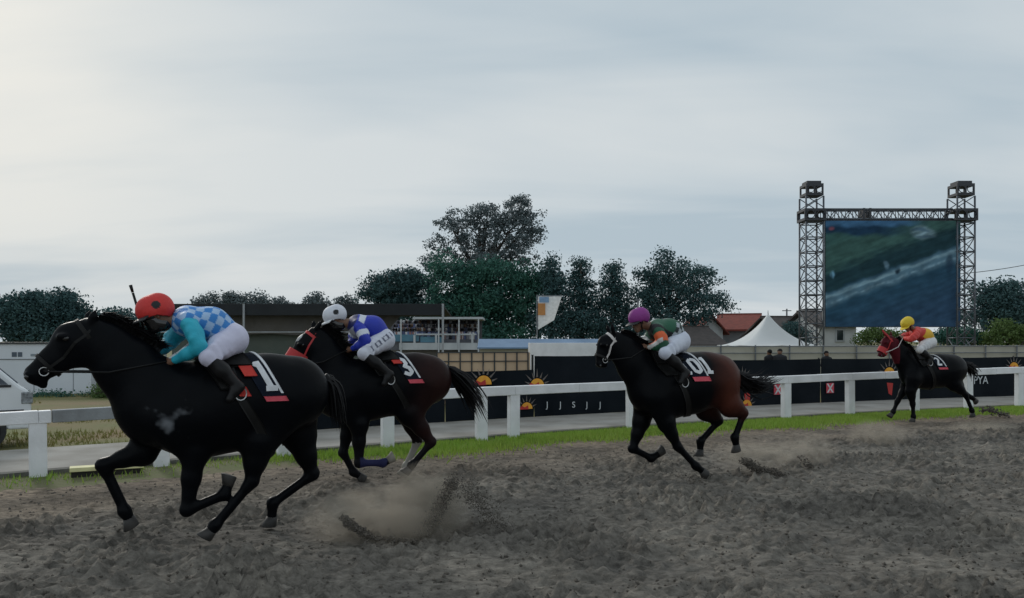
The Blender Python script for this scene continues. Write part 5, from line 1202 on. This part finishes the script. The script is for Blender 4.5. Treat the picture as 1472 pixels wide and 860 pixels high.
H2 = dict(res=.0155, colour=coat2, hs=.98,
    torso=[(487, 565, .32, .78), (527, 561, .375, .72), (568, 553, .38, .72), (596, 547, .345, .78), (614, 546, .325, .8)],
    withers=((505, 530), (530, 535), .11),
    neck=[(484, 548, .30, .66), (472, 522, .235, .52), (461, 497, .165, .5), (456, 486, .12, .6)],
    head=dict(poll=(454, 482), cheek=(442, 496), jaw=(452, 507), bridge=(427, 513), muzzle=(419, 532), chin=(428, 540)),
    ear=((455, 472), (464, 460)), ear2=((450, 471), (452, 459)), crest=[(462, 480), (475, 495), (490, 515), (505, 532)], mane_l=.15,
    legs=[('f', -.13, [(486, 572), (503, 606), (493, 651), (508, 679), (525, 689)]), ('f', .13, [(495, 572), (516, 610), (516, 666), (550, 666), (567, 658)]),
          ('h', .14, [(606, 552), (590, 594), (620, 636), (592, 668), (583, 682)]), ('h', -.14, [(606, 552), (584, 590), (600, 634), (584, 670), (579, 684)])],
    tail=[(645, 532), (662, 545), (678, 568), (692, 597)], tail_w=.055, hoofmat={('h', False): 'paleh', ('f', True): 'paleh'},
    tack=dict(nose='tack_red', nose_w=.14, nose_off=.022, nose_t=.05, brow='tack_red', strap='tack_red'), hands=(500, 503), stirrup=(562, 546),
    cloth=dict(front=(556, 535), back=(577, 527), num='3', numpos=(582, 530), numh=.27, numa=R(47), amax=84, shear=-.19, pad=[(16, 42, .05, -.06)], hem=.10))
horse2, B2 = make_horse(fr2, H2, 'dark bay horse with red noseband and number 3 saddlecloth behind the leader')
def silk2(V, fr, q):
    col = np.tile(np.array((.014, .035, .42)), (len(V), 1)); t = q['sh'] - q['hip']; t = t / np.linalg.norm(t); a = (V - q['sh']) @ t; b = (V - q['sh']) @ q['tn']
    col[(a > -.02) & (a < .055) & (b > .03)] = (.66, .70, .78); col[(b < -.06) & (a > -.25)] = (.55, .58, .66); col[(a > .075)] = (.012, .02, .12)
    return col
def sleeve2(V, fr, q):
    col = np.tile(np.array((.014, .035, .42)), (len(V), 1)); t = q['el'] - q['sh']; u = ((V - q['sh']) @ t) / (t @ t); f_ = q['ha'] - q['el']
    col[(u > .42) & (u < .72)] = (.68, .72, .80); return col
def text_breeches(V, fr, q):
    col = np.tile(np.array((.66, .68, .76)), (len(V), 1)); t = q['kn'] - q['hip']; n = np.linalg.norm(t); t = t / n; up = np.array((-t[2], 0, t[0])); up = up if up[2] > 0 else -up
    a = ((V - q['hip']) @ t) / n; b = (V - q['hip']) @ up
    band = (np.abs(b - .0) < .028) & (a > -.15) & (a < .85) & (V[:, 1] > .05); strokes = (np.sin(a * 34) > .35) | ((np.abs(b) > .02) & (np.sin(a * 17) > 0)); col[band & strokes] = (.10, .11, .16); return col
J2 = dict(res=.011, head=(482, 458), chin=(490, 478), shoulder=(515, 468), hip=(549, 488), elbow=(526, 492), hand=(505, 502), elbow_far=(508, 490), hand_far=(502, 500), knee=(523, 509), ankle=(560, 538), toe=(552, 552), hr=.127, bulge=.06,
    shirt=silk2, sleeve=sleeve2, breeches=text_breeches, helmet=cap_emblem((.72, .74, .80)), peakm=M['cloth_white'], mask=M['gog'])
make_jockey(fr2, J2, 'jockey in white helmet and royal blue silks on the second horse')

fr3 = Frame(975, 687, 20)
def coat3(V, fr):
    col = np.tile(BLK * .9, (len(V), 1)); x0 = fr.L(1002, 550)[0]; m = (np.clip((x0 - V[:, 0]) / .30 + .35 * noise3(V, 4), 0, 1) * np.clip((V[:, 2] - .70) / .25, 0, 1))[:, None]
    return col + m * (np.array((.075, .022, .014)) - col)
H3 = dict(res=.0155, colour=coat3,  hs=.92,
    torso=[(936, 562, .31, .80), (962, 559, .375, .74), (993, 551, .39, .74), (1014, 546, .355, .78), (1030, 545, .335, .8)],
    withers=((940, 528), (962, 532), .11),
    neck=[(932, 547, .30, .66), (912, 522, .24, .54), (895, 502, .175, .5), (885, 492, .125, .6)],
    head=dict(poll=(882, 488), cheek=(873, 496), jaw=(879, 506), bridge=(867, 510), muzzle=(864, 521), chin=(870, 526)),
    ear=((882, 480), (879, 462)), ear2=((876, 480), (872, 465)), crest=[(892, 484), (905, 496), (920, 512), (935, 527)], mane_l=.10,
    legs=[('f', -.14, [(930, 572), (922, 606), (909, 645), (936, 659), (954, 648)]), ('f', .14, [(945, 572), (958, 608), (974, 642), (1000, 670), (1016, 682)]),
          ('h', -.15, [(1024, 552), (1016, 588), (1033, 605), (1007, 634), (1006, 656)]), ('h', .15, [(1034, 552), (1050, 582), (1069, 594), (1056, 629), (1060, 649)])],
    tail=[(1062, 540), (1076, 550), (1092, 553), (1112, 543)], tail_w=.055,
    tack=dict(nose='leather', brow='tape_white', strap='tape_white', nose_w=.03), hands=(930, 499), stirrup=(985, 550),
    cloth=dict(front=(972, 536), back=(996, 528), num='101', numpos=(1000, 530), numh=.25, numa=R(47), amax=82, shear=-.16, pad=0, hem=.12))
horse3, B3 = make_horse(fr3, H3, 'dark horse with brown hindquarters and white bridle straps in third place')
def silk3(V, fr, q):
    col = np.tile(np.array((.010, .10, .050)), (len(V), 1)); t = q['sh'] - q['hip']; t = t / np.linalg.norm(t); a = (V - q['hip']) @ t; r = V - q['hip'] - a[:, None] * t; ang = np.arctan2(r[:, 1], r @ q['tn']); b = r @ q['tn']
    low = (a < .20) & (ang > .7); c = (np.floor(a / .05) + np.floor(ang / .35)) % 2
    col[low & (c > 0)] = (.45, .50, .52); col[low & (c <= 0)] = (.008, .02, .02); col[(np.abs(V[:, 1]) < .022) & (b > .05)] = (.55, .6, .58); col[(ang > 1.5) & (a >= .2)] = (.01, .012, .014)
    return col
def sleeve3(V, fr, q):
    col = np.tile(np.array((.010, .085, .042)), (len(V), 1)); t = q['el'] - q['sh']; u = ((V - q['sh']) @ t) / (t @ t); w = (V - q['sh'])[:, 0]
    col[(u > .30) & (u < .85) & (w < .10 - .0) & (w > -.02 - .2 * (u - .3))] = (.72, .12, .03); col[(u > .68) & (u < .92) & (w > .02)] = (.6, .6, .58); return col
J3 = dict(res=.011, head=(919, 461), chin=(923, 476), shoulder=(945, 474), hip=(974, 490), elbow=(953, 497), hand=(931, 499), elbow_far=(930, 494), hand_far=(926, 498), knee=(956, 508), ankle=(986, 536), toe=(978, 550), hr=.122, bulge=.06,
    shirt=silk3, sleeve=sleeve3, breeches=const((.66, .70, .80)), helmet=cap_emblem((.26, .03, .24), (.26, .03, .24)), peakm=M['blackplastic'])
make_jockey(fr3, J3, 'jockey in purple helmet and dark green silks on the brown-rumped horse')

fr4 = Frame(1338, 607, 14)
H4 = dict(res=.018, colour=lambda V, fr: np.where(((V[:, 0] > fr.L(1289, 500)[0]) & (V[:, 2] > 1.3))[:, None], np.array((.085, .010, .016)), BLK[None] * 1.0), hs=.92,
    torso=[(1312, 538, .30, .80), (1330, 536, .35, .74), (1350, 533, .36, .76), (1362, 532, .335, .8), (1369, 531, .325, .8)],
    withers=((1316, 518), (1330, 519), .10),
    neck=[(1308, 528, .29, .66), (1298, 513, .23, .54), (1287, 499, .17, .5), (1281, 493, .12, .6)],
    head=dict(poll=(1279, 488), cheek=(1275, 493), jaw=(1279, 499), bridge=(1270, 502), muzzle=(1267, 509), chin=(1271, 512)),
    ear=((1277, 484), (1269, 475)), ear2=((1281, 483), (1280, 475)), crest=[(1287, 488), (1295, 496), (1303, 506), (1312, 516)], mane_l=.10, mane_n=120,
    legs=[('f', -.14, [(1308, 544), (1302, 556), (1290, 577), (1284, 592), (1279, 600)]), ('f', .14, [(1314, 545), (1309, 562), (1312, 581), (1313, 599), (1312, 607)]),
          ('h', .15, [(1368, 534), (1372, 552), (1388, 568), (1397, 590), (1399, 599)]), ('h', -.15, [(1366, 534), (1374, 550), (1384, 562), (1397, 572), (1404, 577)])],
    tail=[(1386, 524), (1393, 527), (1398, 533), (1401, 541)], tail_w=.04,
    tack=dict(nose='tack_red', nose_w=.12, nose_off=.02, brow='tack_red', strap='tack_red', rein='tape_white'), hands=(1299, 484), stirrup=(1338, 522),
    cloth=dict(front=(1338, 524), back=(1350, 520), num='2', numpos=(1350, 521), numh=.25, numa=R(47), amax=82, shear=-.13, pad=0, hem=.10))
horse4, B4 = make_horse(fr4, H4, 'black horse in a red hood with number 2 saddlecloth running last')
def silk4(V, fr, q):
    col = np.tile(np.array((.78, .46, .03)), (len(V), 1)); t = q['sh'] - q['hip']; t = t / np.linalg.norm(t); a = (V - q['sh']) @ t; col[(a > -.06) | (((V - q['sh']) @ q['tn']) < -.05)] = (.58, .04, .03); return col
J4 = dict(res=.012, head=(1305, 467), chin=(1309, 475), shoulder=(1318, 479), hip=(1335, 492), elbow=(1309, 488), hand=(1299, 486), elbow_far=(1300, 484), hand_far=(1295, 484), knee=(1322, 503), ankle=(1338, 516), toe=(1333, 525), hr=.128, bulge=.06,
    shirt=silk4, sleeve=const((.60, .04, .03)), breeches=const((.68, .68, .68)), helmet=cap_emblem((.80, .58, .03), (.80, .58, .03)), peakm=mat('yellow_peak', (.75, .55, .03), None, .6))
make_jockey(fr4, J4, 'jockey in yellow helmet with yellow and red silks on the last horse')

# ------------------------------------------------------------------ bystanders by the tent
def stander(px, py_head, d, zb, rz, jac, trs, label, arm=0.0):
    o = thing('person', label, 'person', Vector((P(px, HY, d).x, d, zb)), rz, group='people standing behind the banner fence'); H = HC + (HY - py_head) / F * d - zb; k = H / 1.70
    B = Body(); v = lambda x, y, z: np.array((x, y, z)) * k
    B.cap(v(0, 0, 1.60), v(0, .02, 1.56), .095 * k, .08 * k, 1, .03); B.cap(v(0, 0, 1.42), v(0, 0, 1.52), .055 * k, .05 * k, 1, .03); B.cap(v(0, .08, 1.57), v(0, .10, 1.55), .015, .015, 1, .02)
    B.chain([v(0, 0, 1.36), v(0, 0, 1.1), v(0, 0, .95)], [.12 * k, .11 * k, .12 * k], 1, .06)
    hands = {}
    for s in (-1, 1):
        sh, el, ha = v(s * .18, 0, 1.38), v(s * .25, .02, 1.12), v(s * (.2 - .1 * arm), .12 + .15 * arm, .88 + .25 * arm); hands[s] = (sh, el, ha)
        B.chain([v(0, 0, 1.36), sh, el, ha, ha + v(0, .03, -.09)], [.09 * k, .055 * k, .042 * k, .03 * k, .02 * k], 1, .03); B.chain([v(s * .09, 0, .92), v(s * .10, .02, .5), v(s * .10, 0, .07), v(s * .11, .14, .03)], [.085 * k, .06 * k, .045 * k, .035 * k], 1, .04)
    V, Fq = B.mesh(.022); raw('body', V, Fq, M['skin'], o, smooth=True)
    A = Body(); A.chain([v(0, 0, 1.38), v(0, 0, 1.1), v(0, 0, .88)], [.15 * k, .14 * k, .15 * k], 1, .06)
    for s in (-1, 1): sh, el, ha = hands[s]; A.chain([v(0, 0, 1.38), sh, el, el + (ha - el) * .8], [.1 * k, .075 * k, .06 * k, .05 * k], 1, .04)
    V, Fq = A.mesh(.022); raw('jacket', V, Fq, jac, o, smooth=True)
    A = Body()
    for s in (-1, 1): A.chain([v(s * .08, 0, .92), v(s * .10, .02, .5), v(s * .10, 0, .1)], [.115 * k, .08 * k, .065 * k], 1, .05)
    V, Fq = A.mesh(.022); raw('trousers', V, Fq, trs, o, smooth=True)
    MB().ball(v(0, -.015, 1.63), (.10 * k, .105 * k, .095 * k), 10, 7).build('hair', M['hair'], o, smooth=True)
dk = mat('dark_jacket', (.012, .013, .017), None, .9); dk2 = mat('charcoal_jacket', (.022, .024, .03), None, .9)
stander(1106, 503, 27.5, -.06, R(30), dk, dk2, 'left one of two dark figures standing under the tent', .8)
stander(1121, 502, 27.3, -.06, R(150), dk2, dk, 'right one of two dark figures standing under the tent', .6)
stander(1188, 505, 27.6, -.06, R(200), dk, dk, 'lone dark figure at the foot of the left truss tower', .2)

# ------------------------------------------------------------------ flung dirt and dust
M['clod'] = mat('loose_clods', (0.135, 0.118, 0.098), (0.088, 0.078, 0.068), 0.95, 14, 0.6, 40)
def clods(name, label, items):
    """items: (centre, radius): lumpy little stones of sand joined into one spray"""
    base = [(1, 0, 0), (-1, 0, 0), (0, 1, 0), (0, -1, 0), (0, 0, 1), (0, 0, -1)]; tri = [(0, 2, 4), (2, 1, 4), (1, 3, 4), (3, 0, 4), (2, 0, 5), (1, 2, 5), (3, 1, 5), (0, 3, 5)]
    rg = np.random.default_rng(len(items)); n = len(items); c = np.array([list(i[0]) for i in items]); r = np.array([i[1] for i in items])
    v = np.array(base)[None] * (.55 + .8 * rg.random((n, 6, 1))) * r[:, None, None]; a = rg.random(n) * 6.28; ca, sa = np.cos(a), np.sin(a)
    x, y = v[..., 0] * ca[:, None] - v[..., 1] * sa[:, None], v[..., 0] * sa[:, None] + v[..., 1] * ca[:, None]; v = np.stack([x, y, v[..., 2]], -1) + c[:, None]
    f = (np.array(tri)[None] + 6 * np.arange(n)[:, None, None]).reshape(-1, 3)
    return tag(raw(name, v.reshape(-1, 3), f, M['clod']), label, 'dirt', kind='stuff')
rg = random.Random(5)
it = []
_x, _d = np.zeros(0), np.zeros(0)
for _ in range(0):       # crumbs strewn over the track
    d = rg.uniform(5.0, 13.0); x = rg.uniform(-.75, .75) * d; 
    if back_off(x, d) > -.9: continue
    r = .006 + .022 * rg.random() ** 4; it.append(((x, d, float(dirt_z(np.array(x), np.array(d))) + r * .35), r))
n = 9000; _d = rng.uniform(5.0, 13.0, n); _x = rng.uniform(-.75, .75, n) * _d; kk = back_off(_x, _d) < -.9; _d, _x = _d[kk], _x[kk]; _r = .005 + .016 * rng.random(len(_d)) ** 3; _z = dirt_z(_x, _d) + _r * .2
it = [((a, b_, c), r) for a, b_, c, r in zip(_x, _d, _z, _r)]
clods('track_crumbs', 'loose crumbs of sand strewn over the churned track', it)
def spray(fr_pts, n, spread, rmax, d):
    out_ = []
    for _ in range(n):
        t = rg.random() ** .8 * (len(fr_pts) - 1); k = min(int(t), len(fr_pts) - 2); a, b = fr_pts[k], fr_pts[k + 1]; u = t - k
        x, y = a[0] + (b[0] - a[0]) * u + rg.gauss(0, spread), a[1] + (b[1] - a[1]) * u + rg.gauss(0, spread * .6)
        p = P(x, y, d + rg.gauss(0, .12)); r = .004 + (rmax - .004) * rg.random() ** 3
        if p.z > .0: out_.append((p, r))
    return out_
clods('dirt_spray', 'dark clods flung up in a low fan behind the leading horse', spray([(492, 742), (508, 758), (536, 774), (598, 780)], 2600, 3.6, .013, 6.95) + spray([(496, 748), (530, 770)], 500, 4, .016, 6.95))
clods('dirt_spray', 'upright plume of dark clods behind the fan of the leading horse', spray([(650, 690), (640, 715), (626, 740), (610, 768)], 2200, 6, .012, 7.2) + spray([(652, 678), (653, 705)], 260, 2.5, .010, 7.3))
clods('dirt_spray', 'trail of fine specks falling right of the plume', spray([(662, 690), (690, 725), (730, 775)], 1500, 10, .011, 7.3))
clods('dirt_spray', 'low heap of sand thrown up behind the brown-rumped horse', spray([(1068, 662), (1085, 672), (1128, 684)], 2200, 4, .018, 10.4) + spray([(1150, 655), (1160, 668), (1166, 672)], 220, 4, .018, 10.8) + spray([(990, 690), (1010, 694)], 160, 4, .02, 9.9))
clods('dirt_spray', 'small wedge of sand thrown up behind the last horse', spray([(1412, 588), (1425, 590), (1450, 598)], 420, 4, .036, 18.2))

def dust(px, py, d, rx, rz, dens, label, ry=None, col=(.78, .69, .57)):
    """a soft puff of dust hanging in the air"""
    c = P(px, py, d); k = d / F; o = MB().ball((0, 0, 0), 1.0, 24, 14).build('dust_cloud', None, None, True); o.location = c; o.scale = (rx * k, (ry or rx * .6) * k, rz * k); tag(o, label, 'dust', kind='stuff')
    m = bpy.data.materials.new('dust_air'); m.use_nodes = True; nt = m.node_tree; nt.nodes.clear(); ou = nt.nodes.new('ShaderNodeOutputMaterial'); v = nt.nodes.new('ShaderNodeVolumePrincipled'); nt.links.new(v.outputs[0], ou.inputs['Volume'])
    v.inputs['Color'].default_value = (*col, 1); v.inputs['Anisotropy'].default_value = .2
    t = nt.nodes.new('ShaderNodeTexCoord'); ln = nt.nodes.new('ShaderNodeVectorMath'); ln.operation = 'LENGTH'; nt.links.new(t.outputs['Object'], ln.inputs[0])
    mr = nt.nodes.new('ShaderNodeMapRange'); mr.inputs[1].default_value = 1.0; mr.inputs[2].default_value = .15; mr.inputs[3].default_value = 0; mr.inputs[4].default_value = 1; nt.links.new(ln.outputs['Value'], mr.inputs[0])
    ns = nt.nodes.new('ShaderNodeTexNoise'); ns.inputs['Scale'].default_value = 2.2; ns.inputs['Detail'].default_value = 4; mp = nt.nodes.new('ShaderNodeMapping'); mp.inputs['Location'].default_value = (px * .37, py * .21, 0); nt.links.new(t.outputs['Object'], mp.inputs[0]); nt.links.new(mp.outputs[0], ns.inputs['Vector'])
    m2 = nt.nodes.new('ShaderNodeMapRange'); m2.inputs[1].default_value = .38; m2.inputs[2].default_value = .72; nt.links.new(ns.outputs['Fac'], m2.inputs[0])
    mu = nt.nodes.new('ShaderNodeMath'); mu.operation = 'MULTIPLY'; nt.links.new(mr.outputs[0], mu.inputs[0]); nt.links.new(m2.outputs[0], mu.inputs[1])
    mu2 = nt.nodes.new('ShaderNodeMath'); mu2.operation = 'MULTIPLY'; nt.links.new(mu.outputs[0], mu2.inputs[0]); mu2.inputs[1].default_value = dens; nt.links.new(mu2.outputs[0], v.inputs['Density'])
    o.data.materials.clear(); o.data.materials.append(m); return o
dust(555, 748, 7.1, 135, 52, 11, 'pale dust hanging low between the fan and the plume')
dust(614, 722, 7.3, 70, 62, 15, 'brown dust billowing up beside the plume of clods')
dust(1085, 655, 10.7, 70, 26, 6, 'faint dust behind the hooves of the brown-rumped horse')
dust(1160, 650, 11.2, 50, 34, 6, 'faint dust puff right of the low sand heap')
dust(1262, 630, 13.6, 55, 30, 6, 'thin dust before the last horse')
dust(1420, 625, 15.5, 90, 20, 6, 'low streak of pale dust at the right edge of the track')
